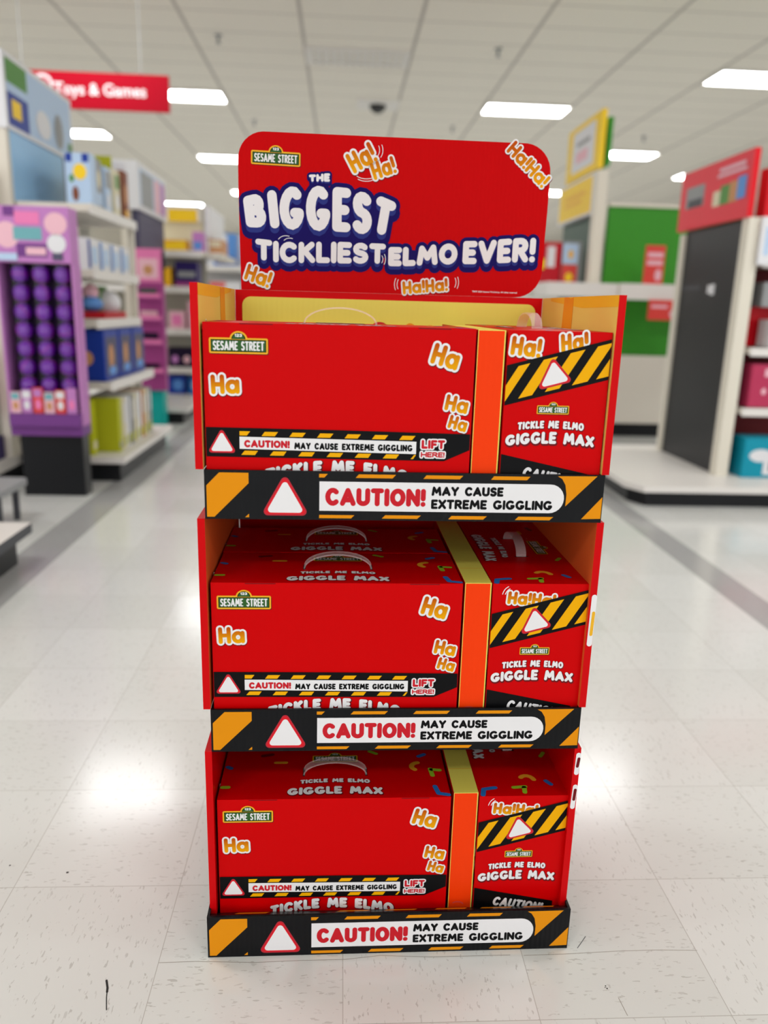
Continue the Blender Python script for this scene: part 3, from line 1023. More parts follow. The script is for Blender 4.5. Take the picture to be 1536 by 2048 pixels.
def front_print(mb, fr):
    X = lambda x: x + .0975
    Z = lambda z: z - .757
    P = lambda pts: [(X(a), Z(b)) for a, b in pts]
    street_sign(mb, fr, X(-.2397), Z(1.0020), .0815, 0)
    ha_word(mb, fr, 'Ha', X(-.2592), Z(.9485), .0405, .0275, 2, r=.0036)
    ha_word(mb, fr, 'Ha', X(.0525), Z(.9940), .0405, .0300, -15, r=.0038)
    ha_word(mb, fr, 'Ha', X(.0715), Z(.9270), .0340, .0235, -10, r=.0031)
    ha_word(mb, fr, 'Ha', X(.0745), Z(.8990), .0280, .0200, -14, r=.0027)
    mb.print_([P([(-.288, .8875), (-.0975, .8862), (.0930, .8835), (.0930, .8600), (.0560, .8432), (-.288, .8450)])], fr, LIFT * 6, PBLACK)
    warn_triangle(mb, fr, *[P([p])[0] for p in ((-.2658, .8860), (-.2860, .8510), (-.2456, .8510))], lift=7)
    mb.print_([P([(-.2407, .8568), (.0145, .8530), (.0145, .8714), (-.2407, .8745)])], fr, LIFT * 7, WHITE)
    for k in range(7):
        a = -.2092 + (k - 1) * .0397
        l, r_ = (max(a, -.2405), min(a + .0235, .0147))
        zt = .8824 - .00042 * k
        q = [(l, zt - .0062), (r_ - .0047, zt - .0062), (r_, zt), (l + (.0045 if k else 0), zt)]
        mb.print_([P(q)], fr, LIFT * 7, TAPE_YEL)
        a = -.2386 + k * .041 * .69 * 1.445
        a = -.2386 + k * .0409
        if k < 7:
            zb = .8480 - .0004 * k
            e = min(a + .024, .0147)
            mb.print_([P([(a, zb), (e - .0043, zb), (e, zb + .0062), (a + .005, zb + .0062)])], fr, LIFT * 7, TAPE_YEL)
    tilt = lambda z0, k: curve([(X(-.235), Z(z0)), (X(.01), Z(z0 - k))])
    st = text_strokes('CAUTION!', X(-.2342), X(-.1690), 0, 1, .00155, .25, tilt(.8699, .002), tilt(.8590, .002))
    mb.print_(inflate(st, .00155), fr, LIFT * 8, TEXT_RED)
    st = text_strokes('MAY CAUSE EXTREME GIGGLING', X(-.1625), X(.0093), 0, 1, .0013, .25, tilt(.8676, .001), tilt(.8578, .001))
    mb.print_(inflate(st, .0013), fr, LIFT * 8, PBLACK)
    for s, x0, x1, z0, z1, r in (('LIFT', .0222, .0566, .8612, .8742, .0018), ('HERE!', .0216, .0566, .8486, .8564, .0010)):
        st = text_strokes(s, X(x0), X(x1), Z(z0), Z(z1), r, .3)
        mb.print_(inflate(st, r + .0021), fr, LIFT * 7, WHITE)
        mb.print_(inflate(st, r), fr, LIFT * 8, TEXT_RED)
    # arched title low on the front
    top = lambda x: Z(.8420) - 1.35 * (x - X(-.10)) ** 2
    bot = lambda x: Z(.8220) - 1.35 * (x - X(-.10)) ** 2
    st = text_strokes('TICKLE ME ELMO', X(-.205), X(.005), 0, 1, .0030, .35, top, bot)
    mb.print_(inflate(st, .0042, .0008, -.0010), fr, LIFT * 2, DARK_RED)
    mb.print_(inflate(st, .0030), fr, LIFT * 3, WHITE)
    # tucked lid tab and slots along the top edge
    for a, b in ((-.238, -.192), (.012, .058)):
        mb.print_([P(rect(a, b, 1.0315, 1.0328))], fr, LIFT, DARK_RED)


def end_print(mb, fr, two):
    """fr has its centre line at u = 0"""
    X = lambda x: x - .2145
    Z = lambda z: z - .757
    P = lambda pts: [(X(a), Z(b)) for a, b in pts]
    if two:
        ha_word(mb, fr, 'Ha!', X(.1660), Z(1.0105), .0440, .0270, -5, r=.0036)
        ha_word(mb, fr, 'Ha!', X(.2355), Z(1.0190), .0400, .0260, 7, r=.0034)
    else:
        ha_word(mb, fr, 'Ha!Ha!', X(.2010), Z(1.0085), .0760, .0210, -4, r=.0030)
        wiggle(mb, fr, [arc(X(.168), Z(1.012), .014, .018, 110, 165, 6), arc(X(.171), Z(1.011), .013, .016, 115, 160, 6)], .0006)
    e = .0749
    lo = lambda x: Z(.9269) + (x - X(.1407)) * (.0395 / .148)
    hi = lambda x: Z(.9844) + (x - X(.1407)) * (.0395 / .148)
    mb.print_([[(-e, lo(-e)), (e, lo(e)), (e, hi(e)), (-e, hi(-e))]], fr, LIFT * 6, PBLACK)
    st = [(-.058, .0165), (-.022, .020), (.0165, .021), (.0555, .0225), (.0905, .020)]
    m_ = .0052
    for c, wd in st:
        # leaning stripes clipped to the band and the face
        a0, a1 = c - .0335, c - .0335 + wd
        b0, b1 = c, c + wd
        pl = [(a0, 0), (a1, 0), (b1, 1), (b0, 1)]
        poly = []
        lin_ = []
        for u, k in pl:
            lin_.append((u, k))
        # clip in u
        def clip(ps, s, lim):
            outp = []
            for i in range(len(ps)):
                p, q = ps[i], ps[(i + 1) % len(ps)]
                ip, iq = s * p[0] <= lim, s * q[0] <= lim
                if ip: outp.append(p)
                if ip != iq:
                    tt = (lim / s - p[0]) / (q[0] - p[0])
                    outp.append((lim / s, p[1] + tt * (q[1] - p[1])))
            return outp
        lin_ = clip(clip(lin_, 1, e), -1, e)
        if len(lin_) > 2:
            poly = [(u, lo(u) + m_ + k * (hi(u) - lo(u) - 2 * m_)) for u, k in lin_]
            mb.print_([poly], fr, LIFT * 7, TAPE_YEL)
    tri = P([(.2055, .9965), (.1870, .9505), (.2365, .9640)])
    warn_triangle(mb, fr, *tri, lift=8)
    street_sign(mb, fr, X(.2118), Z(.9215), .0475, 0, lift=2)
    top = lambda x: Z(.9058) - 1.4 * (x - X(.211)) ** 2
    bot = lambda x: Z(.8945) - 1.4 * (x - X(.211)) ** 2
    st = text_strokes('TICKLE ME ELMO', X(.1612), X(.2600), 0, 1, .0015, .3, top, bot)
    mb.print_(inflate(st, .0024, .0004, -.0008), fr, LIFT * 3, DARK_RED)
    mb.print_(inflate(st, .0015), fr, LIFT * 4, WHITE)
    top = lambda x: Z(.8895) - 1.5 * (x - X(.211)) ** 2
    bot = lambda x: Z(.8715) - 1.0 * (x - X(.211)) ** 2
    st = text_strokes('GIGGLE MAX', X(.1444), X(.2773), 0, 1, .0024, .3, top, bot)
    mb.print_(inflate(st, .0038, .0008, -.0016), fr, LIFT * 3, DARK_RED)
    mb.print_(inflate(st, .0024), fr, LIFT * 4, WHITE)
    mb.print_([[(-e, Z(.8552)), (-e, .001), (X(.278), .001), (X(.278), Z(.8255))]], fr, LIFT * 3, PBLACK)
    st = text_strokes('CAUTION!', X(.1735), X(.262), Z(.8200), Z(.8380), .0022, .25, slant=.1)
    st = rotate(st, X(.17), Z(.83), -10)
    mb.print_(inflate(st, .0022), fr, LIFT * 4, WHITE)


def top_print(mb, fr):
    """fr origin at the middle of the front top edge, v runs to the back"""
    top = lambda x: .034 - .9 * x * x
    bot = lambda x: .0125 - .5 * x * x
    st = text_strokes('GIGGLE MAX', -.079, .079, 0, 1, .0030, .3, top, bot)
    mb.print_(inflate(st, .0044, .0005, -.0013), fr, LIFT * 2, DARK_RED)
    mb.print_(inflate(st, .0030), fr, LIFT * 3, WHITE)
    top = lambda x: .0565 - 1.2 * x * x
    bot = lambda x: .0455 - 1.2 * x * x
    st = text_strokes('TICKLE ME ELMO', -.059, .059, 0, 1, .0017, .3, top, bot)
    mb.print_(inflate(st, .0026, .0004, -.0008), fr, LIFT * 2, DARK_RED)
    mb.print_(inflate(st, .0017), fr, LIFT * 3, WHITE)
    street_sign(mb, fr, 0, .1165, .080, 0)
    for sx_ in (-1, 1):
        mb.print_([rect(sx_ * .0535 - .002, sx_ * .0535 + .002, .064, .088)], fr, LIFT, PBLACK)
    C = lambda pts, r, m: mb.print_(inflate([pts], r), fr, LIFT * 2, m)
    C([(.168, .030), (.172, .010), (.188, .006)], .0042, CONF_BLUE)
    C([(.166, .082), (.168, .062)], .0040, CONF_GREEN); C([(.168, .080), (.182, .078)], .0040, CONF_GREEN)
    C(arc(.148, .090, .014, .012, 100, 230, 6), .0045, CONF_GOLD)
    C([(.150, .122), (.160, .128)], .0042, CONF_BLUE)
    C([(-.187, .034), (-.178, .034)], .0042, CONF_GREEN)
    C([(-.186, .094), (-.180, .090)], .0042, CONF_BLUE)
    C([(-.104, .106), (-.086, .106)], .0036, CONF_GOLD)
    C([(-.128, .128), (-.112, .132)], .0042, DARK_RED)
    C([(.062, .140), (.074, .132)], .0036, CONF_GREEN)


def make_toy_box():
    t = thing('toy_box', '', 'toy box')
    mb = MB()
    mb.box(-BW / 2, BW / 2, -BD / 2, BD / 2, 0, BH, RED)
    front_print(mb, frame((0, -BD / 2, 0), (1, 0, 0), (0, 0, 1)))
    end_print(mb, frame((BW / 2, 0, 0), (0, 1, 0), (0, 0, 1)), False)
    end_print(mb, frame((-BW / 2, 0, 0), (0, -1, 0), (0, 0, 1)), True)
    top_print(mb, frame((0, -BD / 2, BH), (1, 0, 0), (0, 1, 0)))
    mb.build('carton', t)
    mb = MB()
    path = [(-.0535, 0, BH - .004)] + [(.0535 * math.cos(a), 0, BH + .0235 * math.sin(a)) for a in [math.pi - math.pi * i / 20 for i in range(21)]] + [(.0535, 0, BH - .004)]
    mb.tube(path, 0, STRAP, flat=((0, 1, 0), .0085, .0012))
    h = mb.build('handle', t)
    h['label'] = 'clear plastic strap handle'
    return t


proto = make_toy_box()
first = True


def place_box(lx, ly, z, turn, label):
    global first
    o = proto if first else copy_thing(proto)
    first = False
    o.location = dm @ Vector((lx, ly, z))
    o.rotation_euler = (0, 0, DTH + math.radians(turn))
    tag(o, label, 'toy box', 'red boxed toys on the floor display')
    return o


FY = .0285 + BD / 2
place_box(-.0975, FY, .7578, 0, 'wide red toy box facing forward on the top tier, beside the orange spacer')
place_box(.2155, .0285 + BW / 2, .7578, 90, 'red toy box turned end-on at the right of the top tier')
place_box(-.0965, FY, .3768, 0, 'wide red toy box at the front of the middle tier')
place_box(-.0985, FY + BD + .004, .3768, 0, 'shadowed red toy box standing behind the front one on the middle tier')
place_box(.2175, .0295 + BW / 2, .3768, -90, 'red toy box turned end-on at the right of the middle tier')
place_box(-.0965, FY + .001, .0034, 0, 'wide red toy box facing forward on the bottom tier')
place_box(.2185, .0300 + BW / 2, .0034, -90, 'red toy box turned end-on at the right of the bottom tier')


def spacer(x0, x1, y0, z0, z1, label):
    c = dm @ Vector(((x0 + x1) / 2, y0, z0))
    t = thing('cardboard_spacer', label, 'cardboard spacer', c, DTH, 'orange spacers between the toy boxes')
    hw = (x1 - x0) / 2
    mb = MB()
    mb.box(-hw, hw, 0, .385, 0, z1 - z0, YELLOW, {'front': YELLOW, 'left': RED, 'right': YELLOW, 'top': YELLOW})
    fr = frame((0, 0, 0), (1, 0, 0), (0, 0, 1))
    mb.print_([rect(-hw + .001, hw - .0018, 0, z1 - z0 - .001)], fr, LIFT, ORANGE_RED)
    mb.print_(inflate([arc(-hw * .2, .062, .010, .006, 20, 140, 6)], .0012), fr, LIFT * 2, TAG_RED)
    ft = frame((0, 0, z1 - z0), (1, 0, 0), (0, 1, 0))
    mb.print_([rect(-hw, hw, .07, .0712)], ft, LIFT, SIGN_GOLD)
    mb.build('sleeve', t)
    return t


spacer(.0968, .1365, .0285, .7578, 1.0335, 'narrow orange spacer with yellow top between the boxes of the top tier')
spacer(.0985, .1395, .0290, .3768, .6545, 'narrow orange spacer with yellow top between the boxes of the middle tier')
spacer(.1000, .1410, .0330, .0034, .2850, 'narrow orange spacer with yellow top between the boxes of the bottom tier')


# ================================================================== background store fixtures
def part_box(name, parent, b, m, faces=None):
    """axis-aligned box part given in world coordinates"""
    mb = MB()
    mb.box(*b, m, faces)
    return mb.build(name, parent, parent.location)


def shelf_part(parent, b, face):
    """steel shelf with a price rail on its open side"""
    x0, x1, y0, y1, z0, z1 = b
    mb = MB()
    mb.box(x0, x1, y0, y1, z0, z1, SHELF)
    if face == '+x':
        mb.box(x1, x1 + .012, y0 + .01, y1 - .01, z0 - .012, z1 + .004, SHELF_FRONT)
    if face == '-x':
        mb.box(x0 - .012, x0, y0 + .01, y1 - .01, z0 - .012, z1 + .004, SHELF_FRONT)
    if face == '-y':
        mb.box(x0 + .01, x1 - .01, y0 - .012, y0, z0 - .012, z1 + .004, SHELF_FRONT)
    return mb.build('shelf', parent, parent.location)


def ffr(b, face):
    """print frame of a face of a world box, and its size"""
    x0, x1, y0, y1, z0, z1 = b
    if face == '+x': return frame((x1, y0, z0), (0, 1, 0), (0, 0, 1)), y1 - y0, z1 - z0
    if face == '-x': return frame((x0, y1, z0), (0, -1, 0), (0, 0, 1)), y1 - y0, z1 - z0
    return frame((x0, y0, z0), (1, 0, 0), (0, 0, 1)), x1 - x0, z1 - z0


def carton(name, label, cat, b, m, prints=(), group=None, faces=None, chamfer=True, parent=None):
    """printed product carton; prints: (face, shape, u0, v0, u1, v1, material) in 0..1 of that face"""
    if not parent:
        b = (*b[:4], b[4] + .001, b[5])
    x0, x1, y0, y1, z0, z1 = b
    mb = MB()
    c = min(.006, (x1 - x0) * .06, (y1 - y0) * .06)
    if chamfer:
        pl = [(x0 + c, y0), (x1 - c, y0), (x1, y0 + c), (x1, y1 - c), (x1 - c, y1), (x0 + c, y1), (x0, y1 - c), (x0, y0 + c)]
        mb.prism(pl, frame((0, 0, 0), (1, 0, 0), (0, 1, 0)), z0, z1, m)
    else:
        mb.box(*b, m, faces)
    lv = {}
    for face, shape, u0, v0, u1, v1, pm in prints:
        fr, W, H = ffr(b, face)
        i = lv.get(face, 1)
        lv[face] = i + 1
        if shape == 'o':
            k = [((u0 + u1) / 2 * W + (u1 - u0) / 2 * W * math.cos(2 * math.pi * j / 24), (v0 + v1) / 2 * H + (v1 - v0) / 2 * H * math.sin(2 * math.pi * j / 24)) for j in range(24)]
        elif shape == 'w':
            k = [(u0 * W, v0 * H), (u1 * W, v0 * H), (u1 * W, v1 * H), ((u0 * .5 + u1 * .5) * W, (v1 * .85 + v0 * .15) * H), (u0 * W, (v1 * .6 + v0 * .4) * H)]
        else:
            q = .06 * min((u1 - u0) * W, (v1 - v0) * H)
            k = rrect(u0 * W, u1 * W, v0 * H, v1 * H, q, 3)
        mb.print_([k], fr, .0006 * i, pm)
    if parent:
        o = mb.build(name, parent, parent.location)
        if label:
            o['label'] = label
        return o
    o = mb.build(name, None, ((x0 + x1) / 2, (y0 + y1) / 2, z0))
    return tag(o, label, cat, group)


# ---- left endcap one: faces the aisle, back panel with header, five shelves
EX, EB, E0, E1 = -1.43, -1.85, 4.78, 5.82
t = thing('endcap_shelf', 'tall white endcap shelf at left with a sky blue back panel', 'shelf unit', (-1.6, 5.3, 0))
part_box('kick_plate', t, (-1.86, -1.33, 4.76, 6.04, 0, .118), KICK)
mb = MB()
mb.box(-1.86, -1.285, 4.70, 6.06, .118, .155, SHELF_FRONT)
mb.build('base_deck', t, t.location)
part_box('back_panel', t, (EB - .04, EB, E0, E1, .155, 1.55), BACK_GREY)
part_box('upper_panel', t, (EB - .04, EB + .025, E0, E1, 1.55, 1.95), SKYBLUE)
for y in (E0 - .05, E1):
    part_box('upright', t, (EB - .05, EB + .02, y, y + .05, .155, 2.3), POST)
for z in (1.545, 1.19, .91, .55):
    shelf_part(t, (EB, EX if z > .6 else EX + .06, E0, E1 + (.0 if z > .6 else .05), z, z + .04), '+x')
for y in (5.79,):
    part_box('side_post', t, (EX - .05, EX - .01, y, y + .04, .155, 1.545), POST)
carton('header_poster', 'framed blue picture poster on top of the left endcap shelf', 'poster', (-1.88, -1.815, 4.72, 5.82, 1.95, 2.335), BOX_WHITE,
       [('+x', 'r', .03, .06, .97, .93, PALE_BLUE), ('+x', 'r', .03, .06, .30, .50, BOX_BLUE), ('+x', 'r', .03, .62, .30, .93, GREEN_TOY), ('+x', 'r', .08, .18, .2, .42, YEL_SIGN),
        ('+x', 'o', .40, .12, .62, .52, BOX_WHITE), ('+x', 'o', .68, .1, .82, .62, GREY), ('+x', 'r', .9, .06, .97, .28, GREEN_TOY)], chamfer=False, parent=t)
# boxes on its top shelf
T = 1.585
ts = [((-1.60, -1.455, 4.95, 5.06, T, T + .29), PALE_BLUE, [('-y', 'r', .05, .83, .3, .99, BOX_BLUE), ('-y', 'r', .68, .83, .95, .99, BOX_BLUE), ('-y', 'o', .32, .5, .85, .8, YEL_SIGN), ('-y', 'o', .15, .45, .35, .6, GREEN_TOY), ('-y', 'o', .25, .1, .5, .38, BROWN)], 'pale blue toy box with yellow disc, nearest on the top left shelf'),
      ((-1.66, -1.47, 5.10, 5.22, T, T + .29), GREY, [('+x', 'r', .1, .1, .9, .35, PALE_BLUE), ('+x', 'o', .2, .45, .8, .8, CREAM)], 'grey toy box with a cream oval second on the top left shelf'),
      ((-1.66, -1.46, 5.25, 5.38, T, T + .27), PALE_BLUE, [('+x', 'r', .1, .55, .9, .92, GREY), ('+x', 'o', .2, .1, .75, .45, BOX_WHITE)], 'pale blue toy box with a grey window in the middle of the top left shelf'),
      ((-1.66, -1.45, 5.41, 5.55, T, T + .28), CREAM, [('+x', 'o', .2, .15, .8, .5, BOX_WHITE), ('+x', 'r', .2, .6, .8, .9, GREEN_TOY)], 'cream toy box with a green patch on the top left shelf'),
      ((-1.66, -1.44, 5.59, 5.72, T, T + .30), BROWN, [('+x', 'o', .15, .3, .75, .75, SKIN_TAN), ('+x', 'r', .2, .05, .8, .2, SIGN_GOLD)], 'brown toy box with a tan oval at the far end of the top left shelf')]
for b, m, pr, lb in ts:
    carton('toy_carton', lb, 'toy box', b, m, pr, 'toy boxes on the top left shelf')
carton('lime_topper', 'lime green sign card sticking up behind the top left shelf boxes', 'sign', (-1.69, -1.555, 5.76, 5.775, T, T + .41), LIME, [('-y', 'r', .0, .0, .4, .3, BOX_WHITE)], chamfer=False)
carton('white_topper', 'plain white sign card behind the brown box on the top left shelf', 'sign', (-1.55, -1.46, 5.76, 5.775, T, T + .37), BOX_WHITE, chamfer=False)
# second shelf
T = 1.231
order = ['nearest', 'second', 'third', 'farthest']
for i in range(4):
    y = 4.86 + i * .235
    carton('toy_carton', 'white and blue toy box, %s of four on the second left shelf' % order[i], 'toy box', (-1.66, -1.47, y, y + .21, T, T + .18), BOX_WHITE,
           [('+x', 'r', .0, .05, .22, .95, MID_BLUE if i else BOX_BLUE), ('+x', 'r', .32, .2, .85, .75, PALE_BLUE), ('-y', 'r', .05, .1, .6, .9, BOX_BLUE)], 'white and blue boxes on the second left shelf')
# third shelf: a toy set
T = .952
t2 = thing('vehicle_playset', 'open toy playset with red base and white dome on the third left shelf', 'toy', (-1.58, 5.38, T))
mb = MB(); mb.box(-.10, .12, -.28, .20, 0, .04, BOX_RED); mb.build('base', t2)
mb = MB(); mb.ball((.02, .12, .095), .09, .075, .08, BOX_WHITE); mb.build('dome', t2)
mb = MB(); mb.ball((0, -.16, .085), .07, .10, .05, MID_BLUE); mb.ball((0, -.16, .16), .05, .05, .05, PALE_PINK); mb.build('figure', t2)
mb = MB(); mb.box(-.08, 0, .0, .20, .04, .2, GREEN_TOY); mb.build('backdrop', t2)
# fourth shelf: doll boxes
T = .591
for i, lb in enumerate(('blue doll box with a clear window, nearest on the fourth left shelf', 'blue doll box with a clear window, middle of the fourth left shelf', 'blue doll box with a clear window, far end of the fourth left shelf')):
    y = 4.82 + i * .33
    carton('doll_box', lb, 'toy box', (-1.62, -1.40, y, y + .30, T, T + .30), BOX_BLUE,
           [('+x', 'r', .1, .12, .92, .86, NAVY_PANEL), ('+x', 'o', .3, .25, .62, .72, SKIN_TAN), ('+x', 'o', .25, .1, .8, .28, MID_BLUE), ('-y', 'o', .3, .3, .7, .6, SKIN_TAN)], 'blue doll boxes on the fourth left shelf')
# base deck: lime boxes and thin cream books
T = .155
carton('game_box', 'lime green game box standing nearest on the left base deck', 'game box', (-1.62, -1.48, 4.76, 4.84, T, T + .33), LIME, [('+x', 'r', .1, .1, .9, .25, CREAM)], 'lime game boxes')
carton('game_box', 'wide lime green game box second on the left base deck', 'game box', (-1.62, -1.36, 4.89, 4.96, T, T + .33), LIME, [('+x', 'o', .1, .05, .8, .2, GREY)], 'lime game boxes')
for i in range(8):
    y = 5.0 + i * .098
    carton('game_box', 'thin pale game box, %s after the lime boxes on the left base deck' % ('first', 'second', 'third', 'fourth', 'fifth', 'sixth', 'seventh', 'last')[i], 'game box', (-1.60, -1.36, y, y + .06, T, T + .32),
           (CREAM, BOX_WHITE, GREY, CREAM, BOX_WHITE, SKIN_TAN, CREAM, GREY)[i], [('+x', 'r', .1, .05, .9, .25, LIME), ('+x', 'r', .2, .5, .8, .9, BOX_WHITE)], 'thin pale game boxes on the left base deck')

# ---- purple ball tower on its black base, in front of the endcap's near side
t = thing('ball_rack', 'tall purple rack of shiny balls on a black base beside the left endcap', 'display rack', (-1.58, 4.5, 0))
part_box('base', t, (-1.745, -1.412, 4.36, 4.47, 0, .34), KICK)
mb = MB()
b = (-1.78, -1.40, 4.335, 4.48, .34, .395)
mb.box(*b, PURPLE_CARD)
mb.box(-1.78, -1.40, 4.465, 4.48, .395, 1.24, VOID)
mb.box(-1.785, -1.775, 4.34, 4.465, .395, 1.24, LILAC)
mb.box(-1.405, -1.395, 4.34, 4.465, .395, 1.24, LILAC)
mb.build('carcass', t, t.location)
mb = MB()
b = (-1.785, -1.40, 4.335, 4.47, 1.24, 1.515)
mb.box(*b, LILAC)
fr, W, H = ffr(b, '-y')
for (shape, u0, v0, u1, v1, m_) in (('o', .02, .25, .34, .72, PALE_PINK), ('r', .27, .40, .64, .63, DIM_TEAL), ('r', .3, .68, .62, .9, PINK), ('r', .3, .1, .7, .34, PURPLE_CARD), ('r', .42, .14, .68, .27, PALE_PINK),
                                    ('o', .68, .5, .98, .9, PALE_PINK), ('o', .7, .18, .95, .52, BOX_WHITE), ('r', .16, .82, .3, .98, PURPLE_CARD), ('r', .76, .05, .9, .18, NAVY_PANEL), ('r', .05, .03, .3, .16, PALE_BLUE)):
    k = [((u0 + u1) / 2 * W + (u1 - u0) / 2 * W * math.cos(2 * math.pi * j / 20), (v0 + v1) / 2 * H + (v1 - v0) / 2 * H * math.sin(2 * math.pi * j / 20)) for j in range(20)] if shape == 'o' else rect(u0 * W, u1 * W, v0 * H, v1 * H)
    mb.print_([k], fr, .0006 * (len(mb.mats)), m_)
mb.build('header', t, t.location)
mb = MB()
mb.box(-1.775, -1.40, 4.31, 4.325, .395, .46, PURPLE_CARD)
mb.box(-1.775, -1.40, 4.33, 4.46, .455, .462, PURPLE_CARD)
for x in (-1.775, -1.655, -1.53, -1.415):
    mb.box(x, x + .014, 4.325, 4.46, .395, .455, PURPLE_CARD)
mb.build('bottom_bin', t, t.location)
colsx = (-1.695, -1.585, -1.475)
for i, x in enumerate(colsx):
    mb = MB()
    vs, fs = [], []
    n = 14
    for z in (.53, 1.235):
        for j in range(n + 1):
            a = math.pi + math.pi * j / n
            vs.append((x + .053 * math.cos(a), 4.405 + .054 * math.sin(a), z))
    for j in range(n):
        fs.append((j, j + 1, n + 2 + j, n + 1 + j))
    mb.add(vs, fs, CLEAR, smooth=True)
    mb.build('clear_tube', t, t.location)
ballp = None
for r_ in range(7):
    for c in range(3):
        z = 1.185 - r_ * .0965
        lb = 'shiny purple ball, %s row from the top, %s column of the ball rack' % (('first', 'second', 'third', 'fourth', 'fifth', 'sixth', 'seventh')[r_], ('left', 'middle', 'right')[c])
        if ballp is None:
            mb = MB()
            mb.ball((0, 0, 0), .0445, .0445, .0445, PURPLE_BALL, 20, 12)
            mb.tube([(.0438 * math.cos(a), .0438 * math.sin(a), 0) for a in [2 * math.pi * i / 20 for i in range(21)]], .0025, MAGENTA_BALL, 6)
            ballp = mb.build('ball')
            o = ballp
        else:
            o = ballp.copy()
            COL.objects.link(o)
        o.location = (colsx[c], 4.413, z)
        o.rotation_euler = (r_ * 1.3 + c, c * .9 + r_ * .4, 0)
        tag(o, lb, 'ball', 'purple balls in the rack')
for i in range(6):
    x = -1.768 + i * .059
    carton('toy_pack', 'small toy pack, %s from the left in the front pocket of the ball rack' % ('first', 'second', 'third', 'fourth', 'fifth', 'sixth')[i], 'toy pack', (x, x + .052, 4.328, 4.349, .462, .575 + .012 * (i % 3)),
           (PALE_PINK, LILAC, TAG_RED, PALE_PINK, TAG_RED, LILAC)[i], [('-y', 'o', .2, .15, .8, .55, (SKIN_TAN, BOX_WHITE, PINK)[i % 3]), ('-y', 'r', .1, .65, .9, .95, (DIM_TEAL, BOX_WHITE, LILAC)[i % 3])], 'toy packs in the ball rack pocket')
for i in range(3):
    x = (-1.71, -1.59, -1.47)[i]
    mb = MB()
    mb.ball((0, 0, .027), .044, .036, .027, (PALE_PINK, BOX_WHITE, LILAC)[i])
    o = mb.build('toy_pod')
    o.location = (x, 4.385, .396)
    tag(o, 'small rounded pastel toy in the %s compartment of the ball rack bin' % ('left', 'middle', 'right')[i], 'toy', 'toys in the bottom bin of the ball rack')

# ---- near-left deck of the shelf before it
t = thing('shelf_base', 'low white shelf deck with black kick plate at the left edge, nearest the camera', 'shelf unit', (-1.6, 2.6, 0))
part_box('kick_plate', t, (-1.95, -1.32, 1.9, 3.16, 0, .118), KICK)
mb = MB(); mb.box(-1.98, -1.275, 1.86, 3.22, .118, .16, SHELF_FRONT, {'right': DARK_GREY, 'top': SHELF_FRONT}); mb.build('base_deck', t, t.location)
part_box('back_panel', t, (-2.02, -1.98, 1.9, 3.16, .118, 1.2), BACK_GREY)

# ---- the aisle shelf behind the ball rack, only its end shows at the left edge
t = thing('aisle_shelf', 'white aisle shelf at the far left edge behind the purple rack', 'shelf unit', (-2.3, 4.7, 0))
part_box('kick_plate', t, (-3.1, -1.93, 4.55, 5.1, 0, .1), KICK)
part_box('base_deck', t, (-3.1, -1.91, 4.35, 5.1, .1, .17), SHELF_FRONT)
part_box('back_panel', t, (-3.1, -1.93, 5.06, 5.1, .17, 2.0), BACK_GREY)
part_box('upright', t, (-1.93, -1.885, 4.58, 4.68, .17, 1.75), POST)
for z in (1.36, 1.22, .95, .80):
    shelf_part(t, (-3.1, -1.93, 4.6, 5.05, z, z + .03), '-y')
for nm, lb, b, m, pr in (
        ('backpack', 'red fabric bag hanging low on the shelf at the far left edge', (-2.25, -1.95, 4.42, 4.585, .42, .795), BOX_RED, [('-y', 'o', .5, .3, .9, .7, BOX_WHITE)]),
        ('toy_carton', 'dark red box on the upper shelf at the far left edge', (-2.4, -1.96, 4.65, 4.85, .98, 1.09), MAROON, [('-y', 'r', .1, .1, .9, .5, BOX_RED)]),
        ('toy_carton', 'white and red box on the highest shelf at the far left edge', (-2.4, -1.96, 4.65, 4.85, 1.39, 1.50), BOX_WHITE, [('-y', 'r', .6, .3, .99, .8, BOX_RED)]),
        ('toy_carton', 'green and white box on the second shelf at the far left edge', (-2.4, -1.96, 4.65, 4.85, 1.25, 1.34), BOX_WHITE, [('-y', 'r', .5, .1, .99, .6, GREEN_TOY)]),
        ('toy_carton', 'dark navy box on the base deck at the far left edge', (-2.3, -1.92, 4.4, 4.57, .17, .30), DARK_NAVY, [('-y', 'o', .6, .2, .9, .8, SKIN_TAN)])):
    carton(nm, lb, 'bag' if nm == 'backpack' else 'toy box', b, m, pr)

# low grey ride-on toy poking in at the left edge
t = thing('step_stool', 'low grey plastic stool at the left edge in front of the ball rack', 'stool', (-1.70, 3.75, 0))
mb = MB(); mb.prism(rrect(-.28, .16, -.16, .16, .04), frame((0, 0, 0), (1, 0, 0), (0, 1, 0)), .17, .20, GREY); mb.build('seat', t)
for sx_, sy_ in ((-.22, -.1), (.11, -.1), (-.22, .1), (.11, .1)):
    mb = MB(); mb.tube([(sx_, sy_, 0), (sx_, sy_, .17)], .016, DARK_GREY, 10); mb.build('leg', t)
mb = MB(); mb.box(-.26, -.10, -.14, .10, .20, .235, BOX_RED); mb.build('cushion', t)

